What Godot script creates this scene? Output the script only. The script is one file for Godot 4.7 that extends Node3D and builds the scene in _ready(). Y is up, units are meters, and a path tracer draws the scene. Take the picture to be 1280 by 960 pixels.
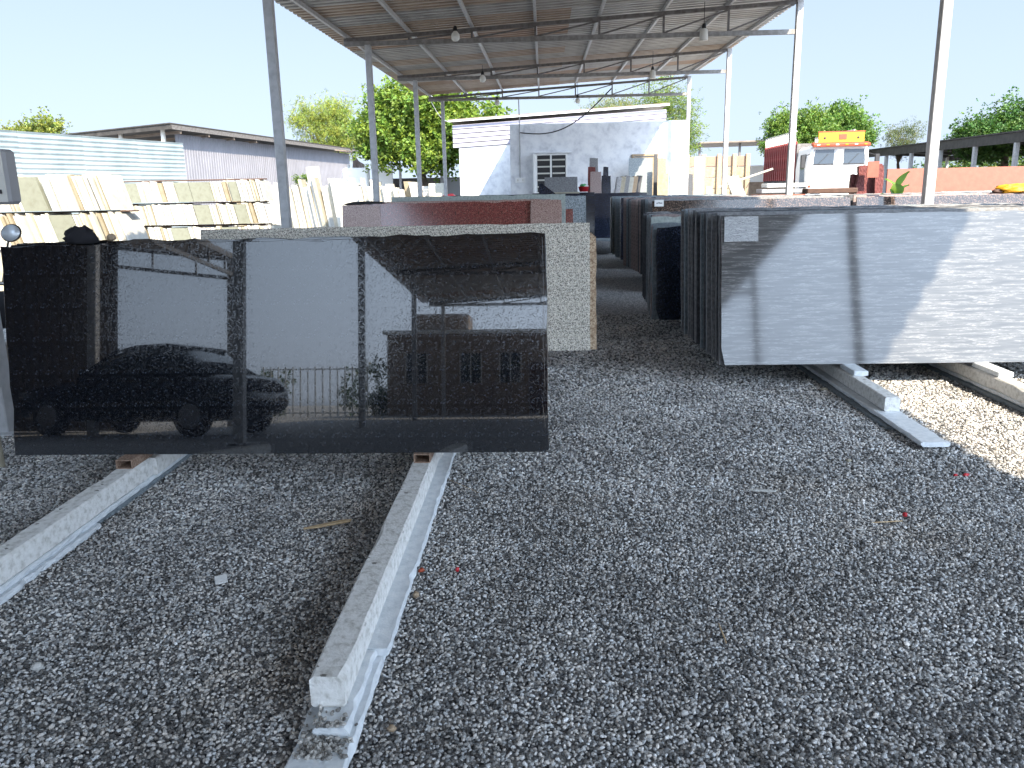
extends Node3D
# A stone yard: granite slabs on concrete rails under a long steel canopy.
# Camera stands at the origin, 1.6 m up; the canopy and the rails run along -z.

var used := {}
var rng := RandomNumberGenerator.new()
var M := {}
var mesh_cache := {}

# ------------------------------------------------------------------ names and tags
func numbered(n: String) -> String:
	if not used.has(n):
		used[n] = 0
		return n
	used[n] += 1
	return "%s_%03d" % [n, used[n]]

func tag(o: Node, label: String, category: String, group := "", kind := ""):
	if label: o.set_meta("label", label)
	if category: o.set_meta("category", category)
	if group: o.set_meta("group", group)
	if kind: o.set_meta("kind", kind)
	elif category: o.set_meta("kind", "thing")
	return o

func thing(called: String, label: String, category: String, at := Vector3.ZERO, turn := 0.0, group := "") -> Node3D:
	var o := Node3D.new()
	o.name = numbered(called)
	add_child(o)
	o.position = at
	o.rotation.y = turn
	tag(o, label, category, group)
	return o

func part(mesh: Mesh, called: String, m: Material, parent: Node, xf := Transform3D.IDENTITY) -> MeshInstance3D:
	var o := MeshInstance3D.new()
	o.name = called
	o.mesh = mesh
	o.material_override = m
	parent.add_child(o, true)
	o.transform = xf
	return o

func single(mesh: Mesh, called: String, m: Material, xf: Transform3D, label: String, category: String, group := "") -> MeshInstance3D:
	var o := MeshInstance3D.new()
	o.name = numbered(called)
	o.mesh = mesh
	o.material_override = m
	add_child(o)
	o.transform = xf
	tag(o, label, category, group)
	return o

func structure(mesh: Mesh, called: String, m: Material, xf := Transform3D.IDENTITY) -> MeshInstance3D:
	var o := MeshInstance3D.new()
	o.name = numbered(called)
	o.mesh = mesh
	o.material_override = m
	add_child(o)
	o.transform = xf
	o.set_meta("kind", "structure")
	return o

func xf(at: Vector3, rx := 0.0, ry := 0.0, rz := 0.0) -> Transform3D:
	return Transform3D(Basis.from_euler(Vector3(deg_to_rad(rx), deg_to_rad(ry), deg_to_rad(rz))), at)

# ------------------------------------------------------------------ mesh helpers
func begin() -> SurfaceTool:
	var st := SurfaceTool.new()
	st.begin(Mesh.PRIMITIVE_TRIANGLES)
	st.set_smooth_group(-1)
	return st

func done(st: SurfaceTool) -> ArrayMesh:
	st.generate_normals()
	return st.commit()

func tri(st: SurfaceTool, a: Vector3, b: Vector3, c: Vector3, out: Vector3):
	if (b - a).cross(c - a).dot(out) > 0.0:
		var t := b
		b = c
		c = t
	st.add_vertex(a)
	st.add_vertex(b)
	st.add_vertex(c)

func quad(st: SurfaceTool, a: Vector3, b: Vector3, c: Vector3, d: Vector3, out: Vector3):
	tri(st, a, b, c, out)
	tri(st, a, c, d, out)

func bev(st: SurfaceTool, c: Vector3, s: Vector3, b := 0.004, bas := Basis.IDENTITY):
	# a box with chamfered edges
	var h := s * 0.5
	b = minf(b, minf(h.x, minf(h.y, h.z)) * 0.45)
	var P := func(sx, sy, sz, ax):
		var v := Vector3(sx * (h.x - b), sy * (h.y - b), sz * (h.z - b))
		if ax == 0: v.x = sx * h.x
		elif ax == 1: v.y = sy * h.y
		else: v.z = sz * h.z
		return c + bas * v
	for s1 in [-1, 1]:
		quad(st, P.call(s1, -1, -1, 0), P.call(s1, 1, -1, 0), P.call(s1, 1, 1, 0), P.call(s1, -1, 1, 0), bas.x * s1)
		quad(st, P.call(-1, s1, -1, 1), P.call(1, s1, -1, 1), P.call(1, s1, 1, 1), P.call(-1, s1, 1, 1), bas.y * s1)
		quad(st, P.call(-1, -1, s1, 2), P.call(1, -1, s1, 2), P.call(1, 1, s1, 2), P.call(-1, 1, s1, 2), bas.z * s1)
		for s2 in [-1, 1]:
			quad(st, P.call(s1, s2, -1, 0), P.call(s1, s2, 1, 0), P.call(s1, s2, 1, 1), P.call(s1, s2, -1, 1), bas.x * s1 + bas.y * s2)
			quad(st, P.call(s1, -1, s2, 0), P.call(s1, 1, s2, 0), P.call(s1, 1, s2, 2), P.call(s1, -1, s2, 2), bas.x * s1 + bas.z * s2)
			quad(st, P.call(-1, s1, s2, 1), P.call(1, s1, s2, 1), P.call(1, s1, s2, 2), P.call(-1, s1, s2, 2), bas.y * s1 + bas.z * s2)
			for s3 in [-1, 1]:
				tri(st, P.call(s1, s2, s3, 0), P.call(s1, s2, s3, 1), P.call(s1, s2, s3, 2), bas * Vector3(s1, s2, s3))

func plain(st: SurfaceTool, c: Vector3, s: Vector3, bas := Basis.IDENTITY):
	var h := s * 0.5
	for ax in 3:
		for s1 in [-1.0, 1.0]:
			var u := (ax + 1) % 3
			var w := (ax + 2) % 3
			var q := []
			for k in [[-1, -1], [1, -1], [1, 1], [-1, 1]]:
				var v := Vector3.ZERO
				v[ax] = s1 * h[ax]
				v[u] = k[0] * h[u]
				v[w] = k[1] * h[w]
				q.append(c + bas * v)
			var n := Vector3.ZERO
			n[ax] = s1
			quad(st, q[0], q[1], q[2], q[3], bas * n)

func box(sx: float, sy: float, sz: float, b := 0.004) -> ArrayMesh:
	var key := "b%.3f_%.3f_%.3f_%.4f" % [sx, sy, sz, b]
	if not mesh_cache.has(key):
		var st := begin()
		if b > 0.0: bev(st, Vector3.ZERO, Vector3(sx, sy, sz), b)
		else: plain(st, Vector3.ZERO, Vector3(sx, sy, sz))
		mesh_cache[key] = done(st)
	return mesh_cache[key]

func bar(st: SurfaceTool, a: Vector3, b: Vector3, w: float, h: float, bev_r := 0.0):
	# a rectangular bar from a to b
	var d := b - a
	var z := d.normalized()
	var up := Vector3.UP if absf(z.y) < 0.95 else Vector3.RIGHT
	var x := up.cross(z).normalized()
	var y := z.cross(x)
	var bs := Basis(x, y, z)
	if bev_r > 0.0: bev(st, (a + b) * 0.5, Vector3(w, h, d.length()), bev_r, bs)
	else: plain(st, (a + b) * 0.5, Vector3(w, h, d.length()), bs)

func bar_mesh(a: Vector3, b: Vector3, w: float, h: float, bev_r := 0.0) -> ArrayMesh:
	var st := begin()
	bar(st, a, b, w, h, bev_r)
	return done(st)

func tube(st: SurfaceTool, pts: Array, radii: Array, sides := 10, caps := true):
	# a round tube through points; smooth round its length
	st.set_smooth_group(1)
	var rings := []
	var n := pts.size()
	var ref := Vector3(0.31, 0.2, 0.93)
	for i in n:
		var t: Vector3 = (pts[mini(i + 1, n - 1)] - pts[maxi(i - 1, 0)]).normalized()
		var x := ref.cross(t).normalized()
		var y := t.cross(x)
		var ring := []
		for k in sides:
			var a := TAU * k / sides
			ring.append(pts[i] + (x * cos(a) + y * sin(a)) * radii[i])
		rings.append(ring)
	for i in n - 1:
		for k in sides:
			var k2 := (k + 1) % sides
			var out: Vector3 = (rings[i][k] + rings[i][k2] + rings[i + 1][k] + rings[i + 1][k2]) * 0.25 - (pts[i] + pts[i + 1]) * 0.5
			quad(st, rings[i][k], rings[i][k2], rings[i + 1][k2], rings[i + 1][k], out)
	st.set_smooth_group(-1)
	if caps:
		for e in [0, n - 1]:
			var out2: Vector3 = (pts[0] - pts[1]) if e == 0 else (pts[n - 1] - pts[n - 2])
			for k in sides:
				tri(st, pts[e], rings[e][k], rings[e][(k + 1) % sides], out2)

func tube_mesh(pts: Array, r: float, sides := 10) -> ArrayMesh:
	var st := begin()
	var rr := []
	for p in pts: rr.append(r)
	tube(st, pts, rr, sides)
	return done(st)

func lathe(st: SurfaceTool, profile: Array, sides := 16, c := Vector3.ZERO, bas := Basis.IDENTITY):
	# profile of Vector2(radius, y), turned round y
	st.set_smooth_group(2)
	for i in profile.size() - 1:
		for k in sides:
			var a := TAU * k / sides
			var b := TAU * (k + 1) / sides
			var p: Vector2 = profile[i]
			var q: Vector2 = profile[i + 1]
			var v0 := c + bas * Vector3(p.x * cos(a), p.y, p.x * sin(a))
			var v1 := c + bas * Vector3(p.x * cos(b), p.y, p.x * sin(b))
			var v2 := c + bas * Vector3(q.x * cos(b), q.y, q.x * sin(b))
			var v3 := c + bas * Vector3(q.x * cos(a), q.y, q.x * sin(a))
			var mid := (a + b) * 0.5
			var dr := q.x - p.x
			var dy := q.y - p.y
			var out := bas * Vector3(cos(mid) * dy, -dr, sin(mid) * dy)
			if p.x > 1e-5: tri(st, v0, v1, v2, out)
			if q.x > 1e-5: tri(st, v0, v2, v3, out)
	st.set_smooth_group(-1)

func prism(outline: PackedVector2Array, t: float, inset := 0.0) -> ArrayMesh:
	# an outline in x, y given a thickness along z: front at z = 0, back at z = -t
	var st := begin()
	var n := outline.size()
	var c := Vector2.ZERO
	for p in outline: c += p
	c /= n
	var f := PackedVector2Array()
	for p in outline:
		var d := p - c
		f.append(p - Vector2(signf(d.x), signf(d.y)) * inset)
	var idx := Geometry2D.triangulate_polygon(outline)
	for i in range(0, idx.size(), 3):
		var a := f[idx[i]]
		var b := f[idx[i + 1]]
		var e := f[idx[i + 2]]
		tri(st, Vector3(a.x, a.y, 0), Vector3(b.x, b.y, 0), Vector3(e.x, e.y, 0), Vector3(0, 0, 1))
		tri(st, Vector3(a.x, a.y, -t), Vector3(b.x, b.y, -t), Vector3(e.x, e.y, -t), Vector3(0, 0, -1))
	var ccw := not Geometry2D.is_polygon_clockwise(outline)
	for i in n:
		var j := (i + 1) % n
		var e2 := outline[j] - outline[i]
		var o2 := Vector2(e2.y, -e2.x) if ccw else Vector2(-e2.y, e2.x)
		var out := Vector3(o2.x, o2.y, 0)
		var p0 := Vector3(outline[i].x, outline[i].y, -inset)
		var p1 := Vector3(outline[j].x, outline[j].y, -inset)
		var b0 := Vector3(outline[i].x, outline[i].y, -t + inset)
		var b1 := Vector3(outline[j].x, outline[j].y, -t + inset)
		quad(st, p0, p1, b1, b0, out)
		if inset > 0.0:
			var nn := out.normalized()
			quad(st, Vector3(f[i].x, f[i].y, 0), Vector3(f[j].x, f[j].y, 0), p1, p0, nn + Vector3(0, 0, 1))
			quad(st, Vector3(f[i].x, f[i].y, -t), Vector3(f[j].x, f[j].y, -t), b1, b0, nn - Vector3(0, 0, 1))
	return done(st)

func slab_mesh(w: float, h: float, t: float, sd: int, rough := 0.006, cut := 0.0) -> ArrayMesh:
	# a sawn slab: rough upper edge and ends, straight foot; origin at the middle of the foot of its front face
	var key := "s%.3f_%.3f_%.3f_%d_%.3f" % [w, h, t, sd, rough]
	if mesh_cache.has(key): return mesh_cache[key]
	var r := RandomNumberGenerator.new()
	r.seed = sd * 77 + 5
	var p := PackedVector2Array()
	var nx := clampi(int(w / 0.09), 6, 34)
	var ny := clampi(int(h / 0.12), 4, 10)
	p.append(Vector2(-w / 2 + cut, 0))
	for i in range(1, 5): p.append(Vector2(-w / 2 + w * i / 5.0, r.randf_range(-0.2, 0.2) * rough))
	p.append(Vector2(w / 2 - cut, 0))
	for i in range(1, ny): p.append(Vector2(w / 2 - absf(r.randfn()) * rough * 0.6, h * i / ny))
	p.append(Vector2(w / 2 - rough, h - rough))
	for i in range(1, nx):
		var y := h - absf(r.randfn()) * rough
		if r.randf() < 0.08: y -= rough * r.randf_range(1.0, 3.0)
		p.append(Vector2(w / 2 - w * (i + r.randf_range(-0.3, 0.3)) / nx, y))
	p.append(Vector2(-w / 2 + rough, h - rough))
	for i in range(1, ny): p.append(Vector2(-w / 2 + absf(r.randfn()) * rough * 0.6, h - h * i / ny))
	mesh_cache[key] = prism(p, t, 0.0015)
	return mesh_cache[key]

func corrugated(st: SurfaceTool, along: float, across: float, pitch: float, depth: float, trapezoid := true):
	# ribs run along x (length `along`), repeat over z (`across`); the sheet lies in the xz plane, centred, 1 mm thick
	var prof := []
	var n := int(round(across / pitch))
	for i in n:
		var z0 := -across / 2 + i * pitch
		if trapezoid:
			prof.append(Vector2(z0, 0.0))
			prof.append(Vector2(z0 + pitch * 0.5, 0.0))
			prof.append(Vector2(z0 + pitch * 0.62, depth))
			prof.append(Vector2(z0 + pitch * 0.88, depth))
		else:
			for k in 6:
				prof.append(Vector2(z0 + pitch * k / 6.0, depth * 0.5 * (1.0 - cos(TAU * k / 6.0))))
	prof.append(Vector2(across / 2, 0.0))
	var l := along / 2
	if not trapezoid: st.set_smooth_group(3)
	for i in prof.size() - 1:
		var a: Vector2 = prof[i]
		var b: Vector2 = prof[i + 1]
		var out := Vector3(0, b.x - a.x, -(b.y - a.y))
		quad(st, Vector3(-l, a.y, a.x), Vector3(l, a.y, a.x), Vector3(l, b.y, b.x), Vector3(-l, b.y, b.x), out)
		var e := Vector3(0, -0.0012, 0)
		quad(st, Vector3(-l, a.y, a.x) + e, Vector3(l, a.y, a.x) + e, Vector3(l, b.y, b.x) + e, Vector3(-l, b.y, b.x) + e, -out)
	st.set_smooth_group(-1)

func lump(r: Vector3, sd: int, rough: float, rings := 10, sides := 16, floor_y := -1e9) -> ArrayMesh:
	# an uneven rounded body
	var nz := FastNoiseLite.new()
	nz.seed = sd
	nz.frequency = 1.4
	var st := begin()
	st.set_smooth_group(4)
	var P := func(i, k):
		var a: float = PI * i / rings
		var b: float = TAU * (k % sides) / sides
		var d := Vector3(sin(a) * cos(b), cos(a), sin(a) * sin(b))
		var v: Vector3 = d * r * (1.0 + rough * nz.get_noise_3dv(d * 1.6))
		v.y = maxf(v.y, floor_y)
		return v
	for i in rings:
		for k in sides:
			var a: Vector3 = P.call(i, k)
			var b: Vector3 = P.call(i, k + 1)
			var c: Vector3 = P.call(i + 1, k + 1)
			var d: Vector3 = P.call(i + 1, k)
			var out := a + b + c + d
			if i > 0: tri(st, a, b, c, out)
			if i < rings - 1: tri(st, a, c, d, out)
	return done(st)

# ------------------------------------------------------------------ materials
func srgb(r: float, g: float, b: float) -> Color:
	return Color(r, g, b).linear_to_srgb()

func ramp(stops: Array) -> Gradient:
	# stops: [offset, r, g, b] with real-world (linear) base colours
	var g := Gradient.new()
	var o := PackedFloat32Array()
	var c := PackedColorArray()
	for s in stops:
		o.append(s[0])
		c.append(srgb(s[1], s[2], s[3]))
	g.offsets = o
	g.colors = c
	return g

func cells(sd: int, freq: float, stops: Array, size := 512, jitter := 1.0) -> NoiseTexture2D:
	var n := FastNoiseLite.new()
	n.seed = sd
	n.noise_type = FastNoiseLite.TYPE_CELLULAR
	n.cellular_return_type = FastNoiseLite.RETURN_CELL_VALUE
	n.cellular_jitter = jitter
	n.frequency = freq
	n.fractal_type = FastNoiseLite.FRACTAL_NONE
	n.domain_warp_enabled = true
	n.domain_warp_amplitude = 0.6 / freq
	n.domain_warp_frequency = freq * 0.9
	return ntex(n, size, stops)

func clouds(sd: int, freq: float, stops: Array, size := 512, octaves := 5, ridged := false) -> NoiseTexture2D:
	var n := FastNoiseLite.new()
	n.seed = sd
	n.noise_type = FastNoiseLite.TYPE_SIMPLEX_SMOOTH
	n.frequency = freq
	n.fractal_type = FastNoiseLite.FRACTAL_RIDGED if ridged else FastNoiseLite.FRACTAL_FBM
	n.fractal_octaves = octaves
	n.fractal_gain = 0.6
	return ntex(n, size, stops)

func ntex(n: FastNoiseLite, size: int, stops: Array) -> NoiseTexture2D:
	var t := NoiseTexture2D.new()
	t.width = size
	t.height = size
	t.seamless = true
	t.seamless_blend_skirt = 0.15
	t.noise = n
	t.normalize = true
	if stops.size(): t.color_ramp = ramp(stops)
	return t

func flat(r: float, g: float, b: float, rough := 0.7, metal := 0.0) -> StandardMaterial3D:
	var m := StandardMaterial3D.new()
	m.albedo_color = srgb(r, g, b)
	m.roughness = rough
	m.metallic = metal
	return m

func surf(tex: Texture2D, scale: Vector3, rough := 0.7, world := false, tint := Color.WHITE) -> StandardMaterial3D:
	var m := StandardMaterial3D.new()
	m.albedo_color = tint
	m.albedo_texture = tex
	m.uv1_triplanar = true
	m.uv1_world_triplanar = world
	m.uv1_scale = scale
	m.uv1_triplanar_sharpness = 4.0
	m.roughness = rough
	return m

func bump(m: StandardMaterial3D, tex: Texture2D, cm: float) -> StandardMaterial3D:
	m.heightmap_enabled = true
	m.heightmap_texture = tex
	m.heightmap_scale = cm
	return m

func polish(m: StandardMaterial3D, ior: float, rough_tex: Texture2D = null, rough := 0.06) -> StandardMaterial3D:
	# a polished, opaque stone face: high index, alpha stays 1 so nothing passes through
	m.refraction_enabled = true
	m.refraction_scale = (ior - 1.0) / 10.0
	m.metallic_specular = 0.6
	m.roughness = rough
	if rough_tex:
		m.roughness = 1.0
		m.roughness_texture = rough_tex
	return m

func make_materials():
	# --- polished and sawn stones
	var speck_rough := cells(3, 0.09, [[0.0, 0.0006, 0.0006, 0.0006], [0.55, 0.0012, 0.0012, 0.0012], [0.75, 0.006, 0.006, 0.006], [1.0, 0.03, 0.03, 0.03]])
	M.black = polish(surf(cells(1, 0.06, [[0.0, 0.003, 0.0035, 0.005], [0.55, 0.005, 0.0058, 0.008], [0.8, 0.009, 0.011, 0.015], [0.93, 0.018, 0.022, 0.03], [1.0, 0.045, 0.052, 0.066]]), Vector3(5.5, 5.5, 5.5)), 1.72, speck_rough)
	M.navy = polish(surf(cells(2, 0.07, [[0.0, 0.006, 0.008, 0.014], [0.7, 0.012, 0.016, 0.03], [1.0, 0.05, 0.06, 0.09]]), Vector3(3, 3, 3)), 1.5, null, 0.1)
	M.cream = surf(cells(4, 0.085, [[0.0, 0.07, 0.065, 0.06], [0.18, 0.22, 0.2, 0.17], [0.4, 0.46, 0.42, 0.35], [0.7, 0.6, 0.55, 0.46], [1.0, 0.78, 0.74, 0.66]]), Vector3(3.4, 3.4, 3.4), 0.35)
	M.cream_edge = surf(cells(5, 0.06, [[0.0, 0.25, 0.16, 0.1], [0.5, 0.42, 0.3, 0.2], [1.0, 0.6, 0.48, 0.34]]), Vector3(3, 3, 3), 0.85)
	M.red = polish(surf(cells(6, 0.1, [[0.0, 0.05, 0.012, 0.01], [0.4, 0.17, 0.035, 0.03], [0.75, 0.27, 0.07, 0.055], [1.0, 0.4, 0.16, 0.13]]), Vector3(3.2, 3.2, 3.2)), 1.7, null, 0.12)
	M.pink = polish(surf(cells(7, 0.1, [[0.0, 0.18, 0.1, 0.08], [0.5, 0.36, 0.22, 0.18], [1.0, 0.52, 0.36, 0.3]]), Vector3(3.2, 3.2, 3.2)), 1.6, null, 0.2)
	M.brown = polish(surf(cells(8, 0.06, [[0.0, 0.012, 0.01, 0.009], [0.45, 0.035, 0.026, 0.022], [0.75, 0.09, 0.06, 0.048], [1.0, 0.2, 0.14, 0.11]]), Vector3(3, 3, 3)), 1.5, null, 0.08)
	# grey stone with long pale streaks along its length
	var vein := surf(clouds(9, 0.012, [[0.0, 0.07, 0.073, 0.076], [0.42, 0.095, 0.097, 0.1], [0.57, 0.105, 0.107, 0.11], [0.615, 0.32, 0.32, 0.315], [0.66, 0.11, 0.112, 0.114], [0.86, 0.14, 0.142, 0.143], [0.89, 0.05, 0.052, 0.055], [1.0, 0.15, 0.15, 0.15]], 1024, 6), Vector3(0.2, 3.0, 1.2), 0.1)
	var vein_over := clouds(10, 0.016, [[0.0, 0.55, 0.56, 0.58], [0.5, 0.8, 0.8, 0.8], [0.74, 0.95, 0.95, 0.95], [0.8, 1, 1, 1], [1.0, 1, 1, 1]], 512, 5)
	vein.detail_enabled = true
	vein.detail_albedo = vein_over
	vein.detail_blend_mode = BaseMaterial3D.BLEND_MODE_MUL
	vein.detail_uv_layer = BaseMaterial3D.DETAIL_UV_1
	M.vein = polish(vein, 1.5, null, 0.06)
	M.vein_matt = surf(vein.albedo_texture, Vector3(0.9, 4.0, 1.2), 0.45)
	M.tile = surf(clouds(64, 0.02, [[0.0, 0.22, 0.23, 0.24], [0.4, 0.33, 0.34, 0.35], [0.5, 0.46, 0.47, 0.48], [0.54, 0.07, 0.075, 0.08], [0.6, 0.38, 0.39, 0.4], [1.0, 0.52, 0.53, 0.54]]), Vector3(0.8, 5.0, 1.0), 0.3)
	M.sawn = bump(surf(clouds(11, 0.03, [[0.0, 0.12, 0.12, 0.125], [0.5, 0.2, 0.2, 0.205], [1.0, 0.3, 0.3, 0.3]]), Vector3(1.5, 1.5, 1.5), 0.8), clouds(12, 0.06, []), 0.15)
	M.sawn_dark = surf(clouds(13, 0.03, [[0.0, 0.03, 0.032, 0.036], [0.5, 0.06, 0.063, 0.07], [1.0, 0.12, 0.12, 0.13]]), Vector3(1.5, 1.5, 1.5), 0.7)
	M.sawn_blue = surf(clouds(14, 0.03, [[0.0, 0.1, 0.125, 0.14], [0.5, 0.17, 0.2, 0.22], [1.0, 0.26, 0.29, 0.3]]), Vector3(1.5, 1.5, 1.5), 0.7)
	M.sawn_pink = surf(clouds(15, 0.03, [[0.0, 0.17, 0.13, 0.12], [0.5, 0.26, 0.2, 0.19], [1.0, 0.36, 0.29, 0.27]]), Vector3(1.5, 1.5, 1.5), 0.8)
	M.green_grey = surf(clouds(16, 0.03, [[0.0, 0.22, 0.26, 0.24], [0.5, 0.33, 0.37, 0.34], [1.0, 0.45, 0.48, 0.45]]), Vector3(1.2, 1.2, 1.2), 0.35)
	M.granite_grey = surf(cells(17, 0.09, [[0.0, 0.06, 0.06, 0.065], [0.3, 0.2, 0.2, 0.21], [0.7, 0.36, 0.36, 0.37], [1.0, 0.55, 0.55, 0.55]]), Vector3(3, 3, 3), 0.4)
	M.granite_blue = surf(cells(18, 0.07, [[0.0, 0.1, 0.12, 0.13], [0.5, 0.25, 0.29, 0.31], [1.0, 0.42, 0.46, 0.48]]), Vector3(3, 3, 3), 0.3)
	M.terracotta = surf(clouds(19, 0.02, [[0.0, 0.22, 0.06, 0.033], [0.5, 0.255, 0.072, 0.04], [1.0, 0.29, 0.09, 0.052]]), Vector3(0.6, 0.6, 0.6), 0.5)
	M.maroon_stone = bump(surf(clouds(20, 0.04, [[0.0, 0.07, 0.015, 0.014], [0.5, 0.13, 0.03, 0.026], [1.0, 0.22, 0.06, 0.05]]), Vector3(1.2, 0.5, 1.2), 0.75), clouds(12, 0.06, []), 1.2)
	M.tan_stone = surf(clouds(21, 0.03, [[0.0, 0.26, 0.18, 0.11], [0.5, 0.34, 0.25, 0.165], [1.0, 0.42, 0.33, 0.24]]), Vector3(1, 1, 1), 0.75)
	# pale limestone of the left piles, in a few tones
	var lime := func(sd, a): return surf(clouds(sd, 0.02, [[0.0, a[0] * 0.82, a[1] * 0.8, a[2] * 0.76], [0.5, a[0], a[1], a[2]], [1.0, minf(a[0] * 1.1, 0.85), minf(a[1] * 1.1, 0.84), minf(a[2] * 1.1, 0.8)]], 256), Vector3(1.1, 1.1, 1.1), 0.85)
	M.lime = [lime.call(30, [0.43, 0.415, 0.36]), lime.call(31, [0.34, 0.31, 0.24]), lime.call(32, [0.5, 0.49, 0.46]), lime.call(33, [0.24, 0.2, 0.135])]
	M.lime_grey = lime.call(34, [0.17, 0.175, 0.135])
	# --- ground
	M.ground = bump(surf(cells(40, 0.11, [[0.0, 0.06, 0.062, 0.068], [0.25, 0.16, 0.162, 0.17], [0.55, 0.3, 0.3, 0.305], [0.85, 0.44, 0.435, 0.43], [1.0, 0.58, 0.56, 0.53]], 1024), Vector3(0.62, 0.62, 0.62), 0.9, true), cells(40, 0.11, [], 1024), 1.2)
	M.under = flat(0.05, 0.05, 0.054, 0.95)
	# --- concrete, plaster, steel, wood
	M.concrete = bump(surf(clouds(41, 0.03, [[0.0, 0.4, 0.385, 0.35], [0.3, 0.6, 0.585, 0.55], [0.5, 0.72, 0.71, 0.68], [0.8, 0.79, 0.78, 0.755], [1.0, 0.83, 0.82, 0.8]]), Vector3(1.3, 1.3, 1.3), 0.9), clouds(42, 0.09, []), 0.25)
	M.concrete.detail_enabled = true
	M.concrete.detail_albedo = cells(63, 0.1, [[0.0, 1, 1, 1], [0.984, 1, 1, 1], [0.99, 0.35, 0.34, 0.32], [1.0, 0.15, 0.14, 0.13]])
	M.concrete.detail_blend_mode = BaseMaterial3D.BLEND_MODE_MUL
	M.marble = bump(surf(clouds(43, 0.02, [[0.0, 0.56, 0.6, 0.63], [0.5, 0.7, 0.735, 0.76], [1.0, 0.8, 0.82, 0.83]]), Vector3(1.5, 1.5, 1.5), 0.5), clouds(42, 0.09, []), 0.1)
	M.plaster = surf(clouds(44, 0.012, [[0.0, 0.5, 0.51, 0.54], [0.35, 0.66, 0.67, 0.7], [0.6, 0.74, 0.75, 0.77], [1.0, 0.8, 0.8, 0.81]]), Vector3(0.3, 0.3, 0.3), 0.9)
	M.cream_wall = surf(clouds(45, 0.02, [[0.0, 0.24, 0.185, 0.115], [0.5, 0.31, 0.25, 0.165], [1.0, 0.37, 0.31, 0.22]]), Vector3(0.5, 0.5, 0.5), 0.9)
	M.steel = surf(clouds(46, 0.03, [[0.0, 0.3, 0.3, 0.305], [0.5, 0.4, 0.4, 0.405], [1.0, 0.47, 0.47, 0.475]], 256), Vector3(0.8, 0.8, 0.8), 0.45)
	M.chord = surf(clouds(62, 0.03, [[0.0, 0.15, 0.14, 0.13], [0.5, 0.22, 0.21, 0.2], [1.0, 0.3, 0.29, 0.285]], 256), Vector3(0.8, 0.8, 0.8), 0.5)
	M.steel_dark = surf(clouds(47, 0.03, [[0.0, 0.09, 0.075, 0.068], [0.5, 0.14, 0.13, 0.125], [1.0, 0.2, 0.19, 0.185]], 256), Vector3(0.8, 0.8, 0.8), 0.6)
	var sheet := func(sd, a, b): return surf(clouds(sd, 0.02, [[0.0, a[0], a[1], a[2]], [0.5, (a[0] + b[0]) / 2, (a[1] + b[1]) / 2, (a[2] + b[2]) / 2], [1.0, b[0], b[1], b[2]]], 256), Vector3(0.25, 0.6, 1.2), 0.5)
	M.sheets = [sheet.call(48, [0.24, 0.22, 0.2], [0.48, 0.46, 0.43]), sheet.call(49, [0.24, 0.17, 0.12], [0.46, 0.36, 0.27]), sheet.call(50, [0.3, 0.29, 0.28], [0.56, 0.55, 0.53]), sheet.call(51, [0.2, 0.12, 0.075], [0.42, 0.28, 0.18])]
	M.roof_brown = sheet.call(52, [0.12, 0.09, 0.07], [0.24, 0.19, 0.15])
	M.roof_dark = surf(clouds(61, 0.02, [[0.0, 0.028, 0.025, 0.023], [1.0, 0.075, 0.068, 0.062]], 256), Vector3(0.4, 0.4, 0.4), 0.7)
	M.fence_sheet = surf(clouds(53, 0.015, [[0.0, 0.17, 0.215, 0.235], [0.5, 0.25, 0.3, 0.32], [1.0, 0.33, 0.375, 0.395]], 256), Vector3(0.15, 1.5, 0.15), 0.4)
	M.lavender = surf(clouds(54, 0.015, [[0.0, 0.18, 0.18, 0.205], [1.0, 0.23, 0.23, 0.26]], 256), Vector3(0.2, 0.2, 0.2), 0.5)
	M.siding = flat(0.34, 0.33, 0.41, 0.5)
	M.white = flat(0.76, 0.76, 0.75, 0.5)
	M.off_white = flat(0.62, 0.6, 0.55, 0.6)
	M.grey_paint = flat(0.3, 0.3, 0.31, 0.5)
	M.dark = flat(0.02, 0.02, 0.022, 0.6)
	M.rubber = flat(0.018, 0.018, 0.018, 0.8)
	M.chrome = flat(0.7, 0.7, 0.7, 0.08, 1.0)
	M.mirror = flat(0.8, 0.84, 0.88, 0.4, 0.6)
	M.glass = flat(0.03, 0.04, 0.045, 0.03)
	M.bulb = flat(0.7, 0.7, 0.66, 0.15)
	M.wood = surf(clouds(55, 0.03, [[0.0, 0.3, 0.2, 0.11], [0.5, 0.46, 0.33, 0.19], [1.0, 0.6, 0.46, 0.3]], 256), Vector3(3, 12, 12), 0.8)
	M.wood_dark = surf(clouds(56, 0.03, [[0.0, 0.05, 0.025, 0.018], [1.0, 0.12, 0.065, 0.045]], 256), Vector3(1, 8, 8), 0.8)
	M.bark = bump(surf(clouds(57, 0.04, [[0.0, 0.07, 0.05, 0.035], [0.5, 0.15, 0.11, 0.08], [1.0, 0.24, 0.19, 0.15]], 256), Vector3(2, 0.6, 2), 0.95), clouds(42, 0.09, []), 3.0)
	M.yellow = flat(0.5, 0.24, 0.006, 0.6)
	M.orange = flat(0.33, 0.055, 0.02, 0.6)
	M.cherry = flat(0.5, 0.02, 0.03, 0.5)
	M.green = flat(0.07, 0.35, 0.12, 0.5)
	M.truck_red = surf(clouds(58, 0.02, [[0.0, 0.14, 0.02, 0.022], [0.6, 0.24, 0.035, 0.035], [1.0, 0.3, 0.08, 0.07]], 256), Vector3(0.6, 0.6, 0.6), 0.55)
	M.car = flat(0.012, 0.016, 0.024, 0.12)
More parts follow.
